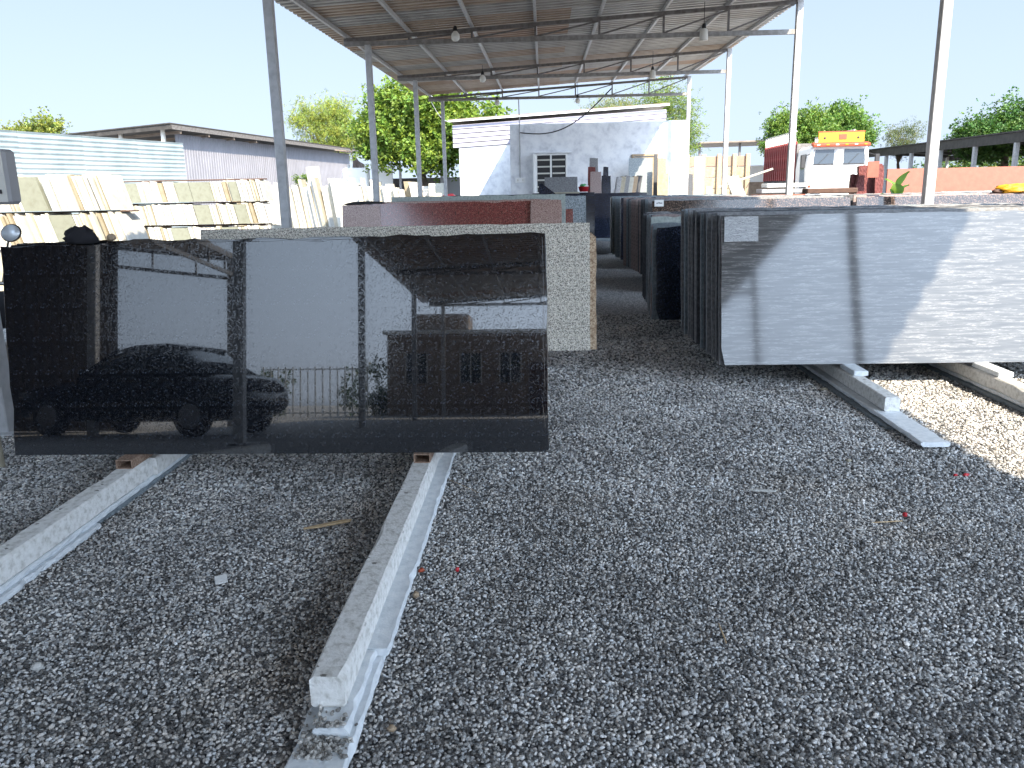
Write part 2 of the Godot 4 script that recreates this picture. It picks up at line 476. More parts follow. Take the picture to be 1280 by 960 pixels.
	M.brick_wall = surf(clouds(59, 0.02, [[0.0, 0.2, 0.14, 0.1], [1.0, 0.34, 0.26, 0.2]], 256), Vector3(0.4, 0.4, 0.4), 0.9)
	M.cloth = flat(0.012, 0.012, 0.016, 0.9)
	M.paper = flat(0.78, 0.78, 0.76, 0.8)
	M.rust = surf(clouds(60, 0.05, [[0.0, 0.12, 0.06, 0.035], [0.5, 0.26, 0.17, 0.12], [1.0, 0.4, 0.33, 0.27]], 256), Vector3(4, 4, 4), 0.8)
	M.leaf = []
	for c in [[0.075, 0.15, 0.02], [0.045, 0.1, 0.018], [0.13, 0.19, 0.03]]:
		var m := flat(1, 1, 1, 0.55)
		m.albedo_color = Color.WHITE
		m.vertex_color_use_as_albedo = true
		m.backlight_enabled = true
		m.backlight = srgb(0.5, 0.6, 0.15)
		m.set_meta("base", c)
		M.leaf.append(m)

# ------------------------------------------------------------------ the setting
func add_camera_sky_sun():
	var cam := Camera3D.new()
	cam.name = "camera"
	add_child(cam)
	cam.fov = 50.596
	cam.near = 0.05
	cam.far = 900.0
	cam.transform = Transform3D(Basis(Vector3(0.99910, -0.01931, -0.03781), Vector3(0.00997, 0.97238, -0.23319), Vector3(0.04127, 0.23261, 0.97170)), Vector3(0, 1.6, 0))
	cam.current = true
	var we := WorldEnvironment.new()
	var e := Environment.new()
	e.background_mode = Environment.BG_SKY
	var sky := Sky.new()
	var sm := PanoramaSkyMaterial.new()
	sm.panorama = hazy_sky(Vector3(0.6, 1.0, 1.15).normalized())
	sky.sky_material = sm
	e.sky = sky
	e.background_energy_multiplier = 1.0
	e.tonemap_mode = Environment.TONE_MAPPER_LINEAR
	e.tonemap_exposure = 4.2
	e.sdfgi_enabled = true
	e.ssao_enabled = true
	e.ssil_enabled = true
	we.environment = e
	add_child(we)
	var sun := DirectionalLight3D.new()
	sun.name = "sun"
	add_child(sun)
	sun.light_energy = 1.05
	sun.light_color = Color(1.0, 0.94, 0.84)
	sun.light_angular_distance = 0.5
	sun.shadow_enabled = true
	sun.look_at_from_position(Vector3.ZERO, Vector3(-0.6, -1.0, -1.15), Vector3.UP)

func hazy_sky(to_sun: Vector3) -> ImageTexture:
	# clear, slightly hazy sky after the CIE polluted-clear standard: brightest round the sun, paler towards the horizon
	var w := 512
	var h := 256
	var im := Image.create(w, h, false, Image.FORMAT_RGBF)
	for j in h:
		var el := PI * (0.5 - (j + 0.5) / h)
		for i in w:
			var az := TAU * (i + 0.5) / w
			# Godot's panorama: the first column looks towards -z, a quarter on towards +x
			var d := Vector3(sin(az) * cos(el), sin(el), -cos(az) * cos(el))
			var se := maxf(d.y, 0.015)
			var chi := acos(clampf(d.dot(to_sun), -1.0, 1.0))
			var grad := 0.42 + 0.58 * (1.0 - exp(-0.32 / se))
			var halo := 0.856 + 24.0 * exp(-3.0 * chi) + 0.3 * pow(cos(chi), 2)
			var lum := 0.236 * grad * halo
			var pale := clampf(exp(-se * 5.0) * 0.75 + 0.6 * exp(-1.6 * chi), 0.0, 1.0)
			var c := Vector3(0.76, 1.0, 1.32).lerp(Vector3(0.84, 0.97, 1.17), pale)
			if d.y < 0.0: lum *= lerpf(1.0, 0.45, clampf(-d.y * 6.0, 0.0, 1.0))
			im.set_pixel(i, j, Color(lum * c.x, lum * c.y, lum * c.z))
	return ImageTexture.create_from_image(im)

func ground_sheet():
	var st := begin()
	# one broad sheet with low undulation near the camera, flat beyond
	var s := 320.0
	quad(st, Vector3(-s, 0, -s), Vector3(s, 0, -s), Vector3(s, 0, s), Vector3(-s, 0, s), Vector3.UP)
	structure(done(st), "ground", M.ground, xf(Vector3(0, -0.012, 0)))

func gravel_seen(x: float, d: float) -> bool:
	if d < 1.5 or d > 10.5: return false
	if absf(x + d * 0.04) > 0.66 * d + 0.45: return false
	if d > 5.4 and x < -0.1 and d < 10.5: return false
	if d > 7.6 and (x < -0.3 or x > 2.0): return false
	return true

func gravel():
	var kinds := 5
	var meshes := []
	for k in kinds:
		var r := RandomNumberGenerator.new()
		r.seed = 900 + k
		# a broken stone: the hull of a jittered icosahedron, flat faces
		var phi := 1.618
		var V := []
		for v in [[-1, phi, 0], [1, phi, 0], [-1, -phi, 0], [1, -phi, 0], [0, -1, phi], [0, 1, phi], [0, -1, -phi], [0, 1, -phi], [phi, 0, -1], [phi, 0, 1], [-phi, 0, -1], [-phi, 0, 1]]:
			V.append(Vector3(v[0], v[1], v[2]).normalized() * r.randf_range(0.68, 1.18))
		var st := begin()
		for f in [[0, 11, 5], [0, 5, 1], [0, 1, 7], [0, 7, 10], [0, 10, 11], [1, 5, 9], [5, 11, 4], [11, 10, 2], [10, 7, 6], [7, 1, 8], [3, 9, 4], [3, 4, 2], [3, 2, 6], [3, 6, 8], [3, 8, 9], [4, 9, 5], [2, 4, 11], [6, 2, 10], [8, 6, 7], [9, 8, 1]]:
			tri(st, V[f[0]], V[f[1]], V[f[2]], V[f[0]] + V[f[1]] + V[f[2]])
		meshes.append(done(st))
	var bufs := []
	for k in kinds: bufs.append(PackedFloat32Array())
	var r := RandomNumberGenerator.new()
	r.seed = 4711
	var patch := FastNoiseLite.new()
	patch.seed = 5
	patch.frequency = 1.1
	var soil := FastNoiseLite.new()
	soil.seed = 9
	soil.frequency = 0.7
	var d := 1.5
	while d < 10.5:
		var step := 0.0122 if d < 4.2 else (0.015 if d < 6.5 else 0.02)
		var x0 := -0.7 * d - 0.6
		var x := x0
		while x < 0.66 * d + 0.6:
			var px := x + r.randf_range(-0.5, 0.5) * step
			var pd := d + r.randf_range(-0.5, 0.5) * step
			x += step
			if not gravel_seen(px, pd): continue
			var sz := step * r.randf_range(0.38, 0.72)
			if r.randf() < 0.03: sz *= 1.35
			var b := Basis.from_euler(Vector3(r.randf_range(-0.6, 0.6), r.randf() * TAU, r.randf_range(-0.6, 0.6)))
			b = b * Basis.from_scale(Vector3(sz * r.randf_range(0.85, 1.4), sz * r.randf_range(0.5, 0.85), sz * r.randf_range(0.7, 1.1)))
			var y := r.randf_range(-0.001, 0.0075) + 0.006 * sin(px * 3.1 + pd * 1.7) * sin(pd * 2.3 - px)
			var v := r.randf_range(0.06, 0.2) if r.randf() < 0.33 else r.randf_range(0.28, 0.68)
			if r.randf() < 0.03: v = r.randf_range(0.55, 0.7)
			v *= 1.0 + 0.4 * patch.get_noise_2d(px, pd)
			var w := r.randf_range(-0.05, 0.05) + 0.12 * maxf(0.0, soil.get_noise_2d(px, pd) - 0.25)
			var k := r.randi() % kinds
			var buf: PackedFloat32Array = bufs[k]
			buf.append_array(PackedFloat32Array([b.x.x, b.y.x, b.z.x, px, b.x.y, b.y.y, b.z.y, y, b.x.z, b.y.z, b.z.z, -pd, v * (1.03 + w), v, v * (0.96 - w), 1.0]))
			bufs[k] = buf
		d += step
	for i in 260:
		# stones spilled on the planks at the near end of the middle rail
		var px := -0.66 + r.randfn() * 0.045
		var pd := 1.98 + absf(r.randfn()) * 0.09
		if absf(px + 0.66) > 0.085: continue
		var sz := r.randf_range(0.004, 0.009)
		var b := Basis.from_euler(Vector3(r.randf() * 3.0, r.randf() * TAU, r.randf() * 3.0)) * Basis.from_scale(Vector3(sz * 1.2, sz * 0.8, sz))
		var y := 0.03 + sz * 0.6 + (0.029 if pd > 2.08 and absf(px + 0.648) < 0.055 else 0.0)
		var v := r.randf_range(0.08, 0.5)
		var buf0: PackedFloat32Array = bufs[i % kinds]
		buf0.append_array(PackedFloat32Array([b.x.x, b.y.x, b.z.x, px, b.x.y, b.y.y, b.z.y, y, b.x.z, b.y.z, b.z.z, -pd, v * 1.05, v, v * 0.92, 1.0]))
		bufs[i % kinds] = buf0
	var m := flat(1, 1, 1, 0.75)
	m.albedo_color = Color.WHITE
	m.vertex_color_use_as_albedo = true
	var root := thing("gravel", "loose grey crushed stone covering the yard floor", "gravel")
	root.set_meta("kind", "stuff")
	for k in kinds:
		var mm := MultiMesh.new()
		mm.transform_format = MultiMesh.TRANSFORM_3D
		mm.use_colors = true
		mm.mesh = meshes[k]
		var buf: PackedFloat32Array = bufs[k]
		mm.instance_count = buf.size() / 16
		mm.buffer = buf
		var o := MultiMeshInstance3D.new()
		o.name = "crushed_stone"
		o.multimesh = mm
		o.material_override = m
		o.set_meta("kind", "stuff")
		root.add_child(o, true)

# ------------------------------------------------------------------ the canopy
const D0 := 12.186
const BAY := 6.8
const XL := -3.831
const XR := 5.509
const RISE := 0.01458

func roof_y(x: float, d: float) -> float:
	return 4.80 + (x + 4.35) * 0.0527 + RISE * (d - D0)

func canopy():
	var t := thing("canopy", "long grey steel canopy with corrugated sheet roof on square posts", "canopy")
	var bulbs := []
	for i in range(-5, 4):
		var d := D0 + BAY * i
		var chord := 4.656 + 0.0991 * i
		for s in 2:
			var x := XR if s else XL
			var top := roof_y(XR, d) if s else chord
			var p := part(box(0.13, top + 0.0, 0.13, 0.008), "post", M.steel, t, xf(Vector3(x, top / 2, -d)))
			part(box(0.26, 0.015, 0.26, 0.003), "base_plate", M.steel, p, xf(Vector3(0, -top / 2 + 0.008, 0)))
		var tr := Node3D.new()
		tr.name = "truss"
		t.add_child(tr, true)
		var zf := -d
		part(bar_mesh(Vector3(-4.36, chord + 0.03, zf), Vector3(XR - 0.07, chord + 0.03, zf), 0.06, 0.1, 0.004), "bottom_chord", M.chord, tr)
		part(bar_mesh(Vector3(-4.36, roof_y(-4.36, d) - 0.04, zf), Vector3(XR - 0.07, roof_y(XR, d) - 0.04, zf), 0.056, 0.08, 0.004), "top_chord", M.steel_dark, tr)
		var px := -4.3
		var last := Vector3.ZERO
		for k in 8:
			var a := Vector3(px, chord + 0.08, zf)
			var b := Vector3(px, roof_y(px, d) - 0.08, zf)
			if b.y - a.y > 0.03 and k < 7: part(bar_mesh(a, b, 0.045, 0.045), "strut", M.steel_dark, tr)
			if k > 0: part(bar_mesh(last, b, 0.034, 0.034), "diagonal", M.steel_dark, tr)
			last = a
			px += 1.385
	# purlins along the length
	var z0 := 22.4
	var z1 := -33.2
	for k in 8:
		var x := -4.3 + 1.385 * k
		part(bar_mesh(Vector3(x, roof_y(x, -z0) + 0.042, z0), Vector3(x, roof_y(x, -z1) + 0.042, z1), 0.06, 0.08, 0.004), "purlin", M.steel, t)
	# roof sheets laid side by side, each in two lengths with a lap
	var st := begin()
	corrugated(st, 5.35, 1.05, 0.2625, 0.06)
	var sm := done(st)
	var r := RandomNumberGenerator.new()
	r.seed = 21
	var slope := atan(0.0527)
	var tilt := atan(RISE)
	var n := int((z0 - z1) / 1.04)
	for i in n:
		for s in 2:
			var cx := -2.05 if s == 0 else 3.05
			var zc := z0 - 0.52 - i * 1.04
			var b := Basis.from_euler(Vector3(tilt, 0, 0)) * Basis.from_euler(Vector3(0, 0, slope))
			var k := 0
			var q := r.randf()
			if cx < 0: k = 1 if q < 0.45 else (3 if q < 0.65 else 0)
			else: k = 0 if q < 0.45 else (2 if q < 0.65 else (1 if q < 0.9 else 3))
			part(sm, "roof_sheet", M.sheets[k], t, Transform3D(b, Vector3(cx, roof_y(cx, -zc) + 0.088 + 0.004 * (i % 2) + 0.006 * s, zc)))

func lamps():
	# unlit lamps hung from the roof
	var st := begin()
	lathe(st, [Vector2(0.0, -0.21), Vector2(0.05, -0.205), Vector2(0.085, -0.17), Vector2(0.095, -0.12), Vector2(0.085, -0.06), Vector2(0.05, -0.02), Vector2(0.036, 0.0)], 14)
	var globe := done(st)
	st = begin()
	lathe(st, [Vector2(0.0, -0.24), Vector2(0.09, -0.24), Vector2(0.095, -0.22), Vector2(0.085, -0.03), Vector2(0.05, 0.0)], 14)
	var drum := done(st)
	st = begin()
	lathe(st, [Vector2(0.05, -0.005), Vector2(0.045, 0.05), Vector2(0.03, 0.1), Vector2(0.0, 0.1)], 12)
	var cap := done(st)
	var spots := [
		[-1.87, 18.75, 4.95, 0, "round bulb hanging nearest, left half of the canopy"],
		[3.45, 18.75, 4.86, 1, "drum lamp hanging nearest, right half of the canopy"],
		[-1.78, 25.6, 4.94, 0, "round bulb hanging at the middle truss in view"],
		[3.25, 25.6, 4.95, 1, "drum lamp hanging at the middle truss in view"],
		[-1.73, 32.45, 4.93, 0, "round bulb hanging from the farthest truss"],
		[1.32, 32.45, 4.93, 0, "small bulb under the middle of the farthest truss"]]
	for s in spots:
		var o := thing("hanging_lamp", s[4] + ", unlit", "lamp", Vector3(s[0], s[2], -s[1]), 0, "unlit lamps under the canopy")
		part(globe if s[3] == 0 else drum, "bulb", M.bulb if s[3] == 0 else M.off_white, o)
		part(cap, "holder", M.dark, o)
		var top: float = roof_y(s[0], s[1]) + 0.02 - s[2]
		if top > 0.12: part(tube_mesh([Vector3(0, 0.08, 0), Vector3(0, top + 0.06, 0)], 0.008, 6), "cord", M.dark, o)

# ------------------------------------------------------------------ slabs
func stand(mesh: Mesh, called: String, m: Material, x: float, y: float, z: float, lean: float, label: String, group := "", yaw := 0.0, cat := "slab"):
	return single(mesh, called, m, xf(Vector3(x, y, z), -lean, yaw, 0), label, cat, group)

func stack(called: String, n: int, xl: float, w: float, y: float, h: float, t: float, z0: float, pitch: float, lean: float, mats: Array, front_label: String, rest_label: String, group: String, sd: int, jx := 0.02, jh := 0.02, front = null):
	# n slabs leaning back against each other, the first one nearest
	var r := RandomNumberGenerator.new()
	r.seed = sd
	for i in n:
		var m: Material = mats[0] if i == 0 else mats[r.randi() % mats.size()]
		if i == 0 and front: m = front
		var hh := h if i == 0 else h + snappedf(r.randf_range(-jh, jh), 0.01)
		var dx := 0.0 if i == 0 else r.randf_range(-jx, jx)
		stand(slab_mesh(w, hh, t, sd + (i % 3), 0.006), called, m, xl + w / 2 + dx, y, z0 - i * pitch, lean, front_label if i == 0 else rest_label, group)

func near_stacks():
	# the polished black stack, front left
	var z := -4.2
	var mats := [M.black]
	for i in 7:
		var h: float = [1.158, 1.15, 1.16, 1.155, 1.165, 1.162, 1.168][i]
		var w: float = [2.955, 2.96, 2.95, 2.965, 2.95, 2.955, 2.95][i]
		stand(slab_mesh(w, h, 0.02, 60 + i, 0.009), "black_granite_slab", M.black, -1.478 + [0, 0.012, 0.02, 0.005, 0.016, 0.01, 0.018][i] - (0.0 if i == 0 else 0.0), 0.215, z - 0.028 * i, 7.4,
			"large polished black granite slab nearest the camera, mirroring the yard" if i == 0 else "black granite slab packed behind the large polished black one", "black granite stack at the front left")
	# cream speckled stack behind it
	stand(slab_mesh(3.45, 1.118, 0.025, 71, 0.004), "cream_granite_slab", M.cream, -1.325, 0.2, -7.1, 6.0, "cream speckled granite slab directly behind the black stack", "cream granite stack")
	for i in 4:
		stand(slab_mesh(3.5 - 0.02 * i, 1.0 + 0.01 * i, 0.025, 72 + i, 0.008), "cream_granite_slab", M.cream_edge, -1.29, 0.2, -7.135 - 0.03 * i, 6.0, "cream granite slab with brown rough edge behind the front cream one", "cream granite stack")
	# grey streaked stack, front right
	stand(slab_mesh(3.1, 1.19, 0.02, 81, 0.004, 0.03), "grey_streaked_slab", M.vein, 1.405 + 1.55, 0.2, -6.42, 10.5, "large grey slab with pale streaks at the front of the right stack", "grey streaked stack at the front right")
	for i in 26:
		rng.seed = 300 + i
		var hh := 1.19 + 0.01 * (rng.randi() % 3)
		stand(slab_mesh(3.1, hh, 0.02 if i % 3 else 0.03, 82 + i % 4, 0.006), "grey_streaked_slab", [M.sawn, M.sawn_dark, M.sawn, M.sawn_blue][rng.randi() % 4], 1.405 + 1.55 + rng.randf_range(-0.015, 0.02) - 0.002 * i, 0.2, -6.475 - 0.066 * i, 10.5, "rough grey slab end packed behind the large streaked slab", "grey streaked stack at the front right")
	single(slab_mesh(0.27, 0.2, 0.012, 88, 0.002), "sample_tile", M.tile, xf(Vector3(1.56, 1.165, -6.585), -10.5), "small pale streaked stone tile at the top left of the grey streaked slab", "tile")
	# dark stack behind it
	stand(slab_mesh(2.6, 1.0, 0.03, 90, 0.02, 0.05), "dark_blue_slab", M.navy, 1.19 + 1.3, 0.2, -8.75, 7.0, "dark navy granite slab standing behind the grey streaked stack", "dark stack in the right row")
	for i in 24:
		rng.seed = 400 + i
		var tall: bool = i >= 6
		stand(slab_mesh(2.6, (1.1 if tall else 1.02) - 0.01 * (rng.randi() % 3), 0.03, 91 + i % 4, 0.012), "dark_blue_slab", M.green_grey if i == 6 else [M.sawn_dark, M.sawn_blue, M.sawn, M.sawn_dark, M.sawn_pink][rng.randi() % 5], 1.17 + 1.3 + rng.randf_range(-0.015, 0.03) + 0.006 * i, 0.2, -8.8 - 0.09 * i, 7.0, "pale green grey slab standing taller in the dark right stack" if i == 6 else "grey edged slab packed behind the dark navy one", "dark stack in the right row")
	# brown speckled stack: two lengths side by side
	for s in 2:
		var x0: float = 1.66 if s == 0 else 4.75
		stand(slab_mesh(3.0, 1.2, 0.025, 100 + s, 0.004), "brown_granite_slab", M.brown, x0 + 1.5, 0.2, -12.7, 7.0, ["brown speckled granite slab bearing a white paper label", "brown speckled granite slab in the sun behind the grey streaked stack"][s], "brown granite stacks")
		for i in 20:
			rng.seed = 500 + i + 40 * s
			stand(slab_mesh(3.0, 1.2 + 0.01 * (rng.randi() % 4), 0.03, 102 + i % 4, 0.006), "brown_granite_slab", [M.sawn_pink, M.sawn, M.sawn_dark, M.sawn_blue, M.sawn_pink][rng.randi() % 5], x0 + 1.5 + rng.randf_range(-0.03, 0.03) - 0.009 * i, 0.2, -12.76 - 0.13 * i, 7.0, ["brown or grey slab end packed behind the labelled brown slab", "slab packed behind the sunlit brown slab"][s], "brown granite stacks")
	# farther stacks in the right row
	for i in 14:
		rng.seed = 600 + i
		stand(slab_mesh(2.6, 1.22 + 0.01 * (rng.randi() % 3), 0.035, 110 + i % 3, 0.006), "mixed_granite_slab", [M.lime[0], M.sawn_blue, M.sawn_blue, M.navy, M.sawn_blue, M.granite_grey][rng.randi() % 6] if i else M.navy, 1.52 + 1.3 + rng.randf_range(-0.04, 0.04), 0.18, -16.6 - 0.2 * i, 6.0, "blue black slab at the front of the third right stack" if i == 0 else "mixed grey slab packed in the third right stack", "third stack in the right row")
	stand(slab_mesh(1.6, 1.28, 0.04, 115, 0.004), "black_upright_slab", M.navy, 1.34 + 0.8, 0.16, -23.9, 5.0, "plain black slab closing the far end of the aisle")
	for i in 5:
		stand(slab_mesh(1.5, 1.3, 0.04, 116 + i % 2, 0.006), "black_upright_slab", M.navy, 1.42 + 0.8, 0.16, -24.0 - 0.09 * i, 5.0, "black slab packed behind the one closing the aisle", "black slabs at the far end of the aisle")
	# paper labels stuck on slabs
	single(box(0.14, 0.1, 0.004, 0.0), "paper_label", M.paper, xf(Vector3(1.766, 1.355, -12.83), -7), "white paper label on the brown speckled slab", "label")
	var lab := get_child(get_child_count() - 1)
	for k in 3: part(box(0.02 + 0.012 * k, 0.012, 0.001, 0.0), "print_mark", M.dark, lab, xf(Vector3(-0.03 + 0.028 * k, 0.004 * (k % 2), 0.0028)))
	single(box(0.09, 0.09, 0.004, 0.0), "paper_label", M.paper, xf(Vector3(1.689, 1.315, -16.70), -6), "white paper label on the dark slab of the third right stack", "label")

func left_rows():
	# red granite behind the cream stack
	var z := -11.0
	stand(slab_mesh(2.62, 1.26, 0.03, 120, 0.004), "red_granite_slab", M.red, 0.16 - 1.31, 0.2, z, 6.0, "polished red granite slab behind the cream stack", "red granite stack")
	stand(slab_mesh(0.52, 1.25, 0.03, 121, 0.004), "red_granite_slab", M.pink, -2.72 + 0.26, 0.2, z + 0.01, 6.0, "dusty pink granite offcut at the left end of the red slab", "red granite stack")
	stand(slab_mesh(0.42, 1.27, 0.03, 122, 0.01), "red_granite_slab", M.pink, 0.03, 0.2, z + 0.06, 6.0, "dusty pink granite offcut at the right end of the red slab", "red granite stack")
	for i in 5:
		stand(slab_mesh(2.5, 1.28, 0.03, 123 + i % 3, 0.006), "red_granite_slab", [M.pink, M.sawn_pink, M.sawn_pink][i % 3], 0.1 - 1.25, 0.2, z - 0.05 - 0.05 * i, 6.0, "pink brown slab packed behind the polished red one", "red granite stack")
	stand(slab_mesh(2.45, 1.34, 0.04, 127, 0.004), "green_grey_slab", M.green_grey, -0.92, 0.2, z - 0.5, 6.0, "pale green grey slab showing above the red granite")
	single(lump(Vector3(0.26, 0.03, 0.05), 5, 0.6, 6, 16), "plastic_strip", M.dark, xf(Vector3(-2.42, 1.455, -11.17), 0, 0, 1), "thin black strip sagging over the dusty pink offcut", "strip")
	# light grey slab with a dark red one set before it
	stand(slab_mesh(0.36, 1.28, 0.03, 130, 0.004), "pale_grey_offcut", M.granite_blue, 0.36, 0.2, -11.6, 5.0, "pale grey offcut just right of the red granite")
	stand(slab_mesh(0.2, 1.13, 0.03, 131, 0.003), "dark_red_offcut", M.red, 0.31, 0.2, -11.55, 5.0, "small dark red offcut leaning on the pale grey offcut")
	# black slabs beyond
	stand(slab_mesh(2.5, 1.34, 0.03, 132, 0.003), "thin_black_slab", M.navy, -0.6, 0.18, -15.0, 5.0, "long thin black slab edge seen beyond the red stack")
	var o := PackedVector2Array([Vector2(-0.35, 0), Vector2(0.36, 0), Vector2(0.36, 1.22), Vector2(0.12, 1.2), Vector2(-0.3, 1.52), Vector2(-0.35, 1.5)])
	stand(prism(o, 0.03, 0.002), "cut_black_slab", M.navy, 0.27, 0.18, -14.2, 4.0, "black slab with a diagonal cut top left of the aisle")
	stand(slab_mesh(0.4, 1.3, 0.03, 133, 0.004), "speckled_blue_offcut", M.granite_blue, 0.55, 0.18, -14.7, 4.0, "blue grey speckled offcut behind the diagonal cut slab")
	stand(slab_mesh(0.5, 1.36, 0.03, 134, 0.002), "beige_offcut", M.lime[1], 0.46, 0.18, -16.5, 4.0, "smooth beige slab below the window of the white building")
	stand(slab_mesh(0.68, 1.66, 0.03, 135, 0.002), "plain_grey_slab", M.sawn, 0.36, 0.18, -17.2, 4.0, "plain grey slab covering the foot of the window")
	for i in 5:
		stand(slab_mesh(1.2, 1.34, 0.03, 136 + i % 2, 0.004), "black_edge_slab", M.navy, 0.36 + 0.035 * i, 0.18, -17.4 - 0.14 * i, 4.0, "black slab on edge just left of the far aisle", "black slabs left of the far aisle")
	# tub of odds and ends standing on them
	var tub := thing("plastic_tub", "red plastic tub with green and white scraps on the black slabs", "tub", Vector3(0.84, 1.53, -17.55))
	var st := begin()
	lathe(st, [Vector2(0.0, 0.0), Vector2(0.085, 0.0), Vector2(0.115, 0.1), Vector2(0.125, 0.105), Vector2(0.105, 0.1), Vector2(0.08, 0.02), Vector2(0.0, 0.02)], 18)
	part(done(st), "bowl", M.cherry, tub)
	part(lump(Vector3(0.07, 0.04, 0.06), 8, 0.8, 6, 10), "green_scrap", M.green, tub, xf(Vector3(-0.01, 0.12, 0)))
	part(lump(Vector3(0.05, 0.03, 0.05), 9, 0.8, 6, 10), "white_scrap", M.white, tub, xf(Vector3(0.05, 0.1, 0.02)))

func rails():
	# concrete beams on stone planks carry the slabs
	var cb := func(called, x, y, z0, z1, w, h, m, label, group):
		var st := begin()
		var r := RandomNumberGenerator.new()
		r.seed = int(absf(x * 1000 + z0 * 77 + y * 999))
		# rows of chipped corners along the length
		var n := int(absf(z1 - z0) / (0.12 if h > 0.05 else 0.05)) + 2
		var prev := []
		for i in n:
			var zz: float = lerpf(z0, z1, i / float(n - 1))
			var ring := []
			for c in [[-1, 0], [1, 0], [1, 1], [-1, 1]]:
				var b := 0.006 + (r.randf() * 0.004 if h > 0.05 else r.randf() * 0.002)
				if r.randf() < 0.12: b += r.randf() * minf(0.014, h * 0.2)
				var sx: float = c[0]
				var sy: float = 1.0 if c[1] else -1.0
				var nick := r.randf() * 0.007 if h < 0.05 else 0.0
				if h < 0.05 and r.randf() < 0.12: nick += r.randf() * 0.012
				var p1 := Vector3(x + sx * (w / 2 - b - nick), y + h / 2 + sy * h / 2, zz)
				var p2 := Vector3(x + sx * (w / 2 - nick), y + h / 2 + sy * (h / 2 - b), zz)
				if sx * sy > 0: ring.append_array([p2, p1])
				else: ring.append_array([p1, p2])
			if i > 0:
				for k in 8:
					var k2 := (k + 1) % 8
					var mid: Vector3 = (ring[k] + ring[k2]) * 0.5 - Vector3(x, y + h / 2, zz)
					quad(st, prev[k], prev[k2], ring[k2], ring[k], mid)
			if i == 0 or i == n - 1:
				var c0 := Vector3(x, y + h / 2, zz)
				for k in 8: tri(st, c0, ring[k], ring[(k + 1) % 8], Vector3(0, 0, signf(z0 - z1) if i == 0 else signf(z1 - z0)))
			prev = ring
		return single(done(st), called, m, Transform3D.IDENTITY, label, "beam" if called == "concrete_beam" else "plank", group)
	# middle rail
	cb.call("stone_plank", -0.66, 0.0, -1.9, -3.62, 0.185, 0.03, M.marble, "pale stone plank under the near end of the middle beam", "stone planks under the beams")
	cb.call("stone_plank", -0.645, 0.0, -3.63, -7.6, 0.15, 0.03, M.marble, "pale stone plank under the far half of the middle beam", "stone planks under the beams")
	cb.call("stone_plank", -0.648, 0.031, -2.08, -2.5, 0.115, 0.028, M.marble, "short upper stone plank poking out below the middle beam's end", "stone planks under the beams")
	cb.call("stone_plank", -0.625, 0.031, -2.51, -7.6, 0.155, 0.028, M.marble, "long upper stone plank beneath the middle beam", "stone planks under the beams")
	cb.call("concrete_beam", -0.678, 0.06, -2.18, -4.55, 0.108, 0.105, M.concrete, "weathered concrete beam in the middle foreground, end towards the camera", "concrete rail beams")
	cb.call("concrete_beam", -0.665, 0.06, -4.56, -7.6, 0.1, 0.1, M.concrete, "concrete beam under the black and cream stacks, right of two", "concrete rail beams")
	# left rail
	cb.call("stone_plank", -2.3, 0.0, -2.2, -3.68, 0.19, 0.03, M.marble, "pale stone plank beside the left beam", "stone planks under the beams")
	cb.call("stone_plank", -2.31, 0.0, -3.69, -7.6, 0.16, 0.03, M.sawn_blue, "bluish stone plank under the far part of the left beam", "stone planks under the beams")
	cb.call("stone_plank", -2.3, 0.031, -2.2, -7.6, 0.15, 0.028, M.marble, "upper stone plank under the left beam", "stone planks under the beams")
	cb.call("concrete_beam", -2.288, 0.06, -2.1, -4.29, 0.108, 0.105, M.concrete, "weathered concrete beam at the left edge of the foreground", "concrete rail beams")
	cb.call("concrete_beam", -2.26, 0.06, -4.3, -7.6, 0.1, 0.1, M.concrete, "concrete beam under the black and cream stacks, left of two", "concrete rail beams")
	# right rails
	cb.call("stone_plank", 2.36, 0.031, -4.8, -8.6, 0.18, 0.03, M.marble, "pale stone plank reaching out from under the grey streaked slab", "stone planks under the beams")
	cb.call("stone_plank", 2.335, 0.0, -5.25, -8.6, 0.19, 0.03, M.sawn_blue, "lower stone plank below the right beam", "stone planks under the beams")
	cb.call("concrete_beam", 2.385, 0.062, -5.5, -8.6, 0.105, 0.1, M.concrete, "short concrete beam end in front of the grey streaked slab", "concrete rail beams")
	cb.call("stone_plank", 3.44, 0.0, -5.2, -8.6, 0.2, 0.03, M.sawn_blue, "lower stone plank at the right edge of the frame", "stone planks under the beams")
	cb.call("stone_plank", 3.45, 0.031, -5.3, -8.6, 0.17, 0.03, M.marble, "upper stone plank at the right edge of the frame", "stone planks under the beams")
	cb.call("concrete_beam", 3.42, 0.062, -5.35, -8.6, 0.105, 0.1, M.concrete, "concrete beam at the right edge of the frame under the grey slabs", "concrete rail beams")
	# beams under the farther stacks (mostly hidden)
	for a in [[1.7, -8.7, -11.2], [3.4, -8.7, -11.2], [2.2, -12.4, -15.6], [4.2, -12.4, -15.6], [5.3, -12.4, -15.6], [7.2, -12.4, -15.6], [2.0, -16.3, -19.6], [3.5, -16.3, -19.6], [-2.3, -10.7, -11.9], [-0.5, -10.7, -11.9], [0.32, -11.3, -11.9]]:
		cb.call("concrete_beam", a[0], 0.0, a[1], a[2], 0.12, 0.18 if a[1] < -16 else 0.199, M.concrete, "concrete beam hidden under a farther slab stack", "beams under the farther stacks")
	for a in [[-1.4, -15.3, -14.0], [0.05, -15.3, -14.0], [0.5, -15.3, -14.0], [0.1, -18.3, -16.3], [0.62, -18.3, -16.3], [1.7, -24.6, -23.6], [2.5, -24.6, -23.6]]:
		cb.call("concrete_beam", a[0], 0.0, a[1], a[2], 0.12, 0.178 if a[1] > -20 else 0.158, M.concrete, "concrete beam hidden under the far dark slabs", "beams under the farther stacks")
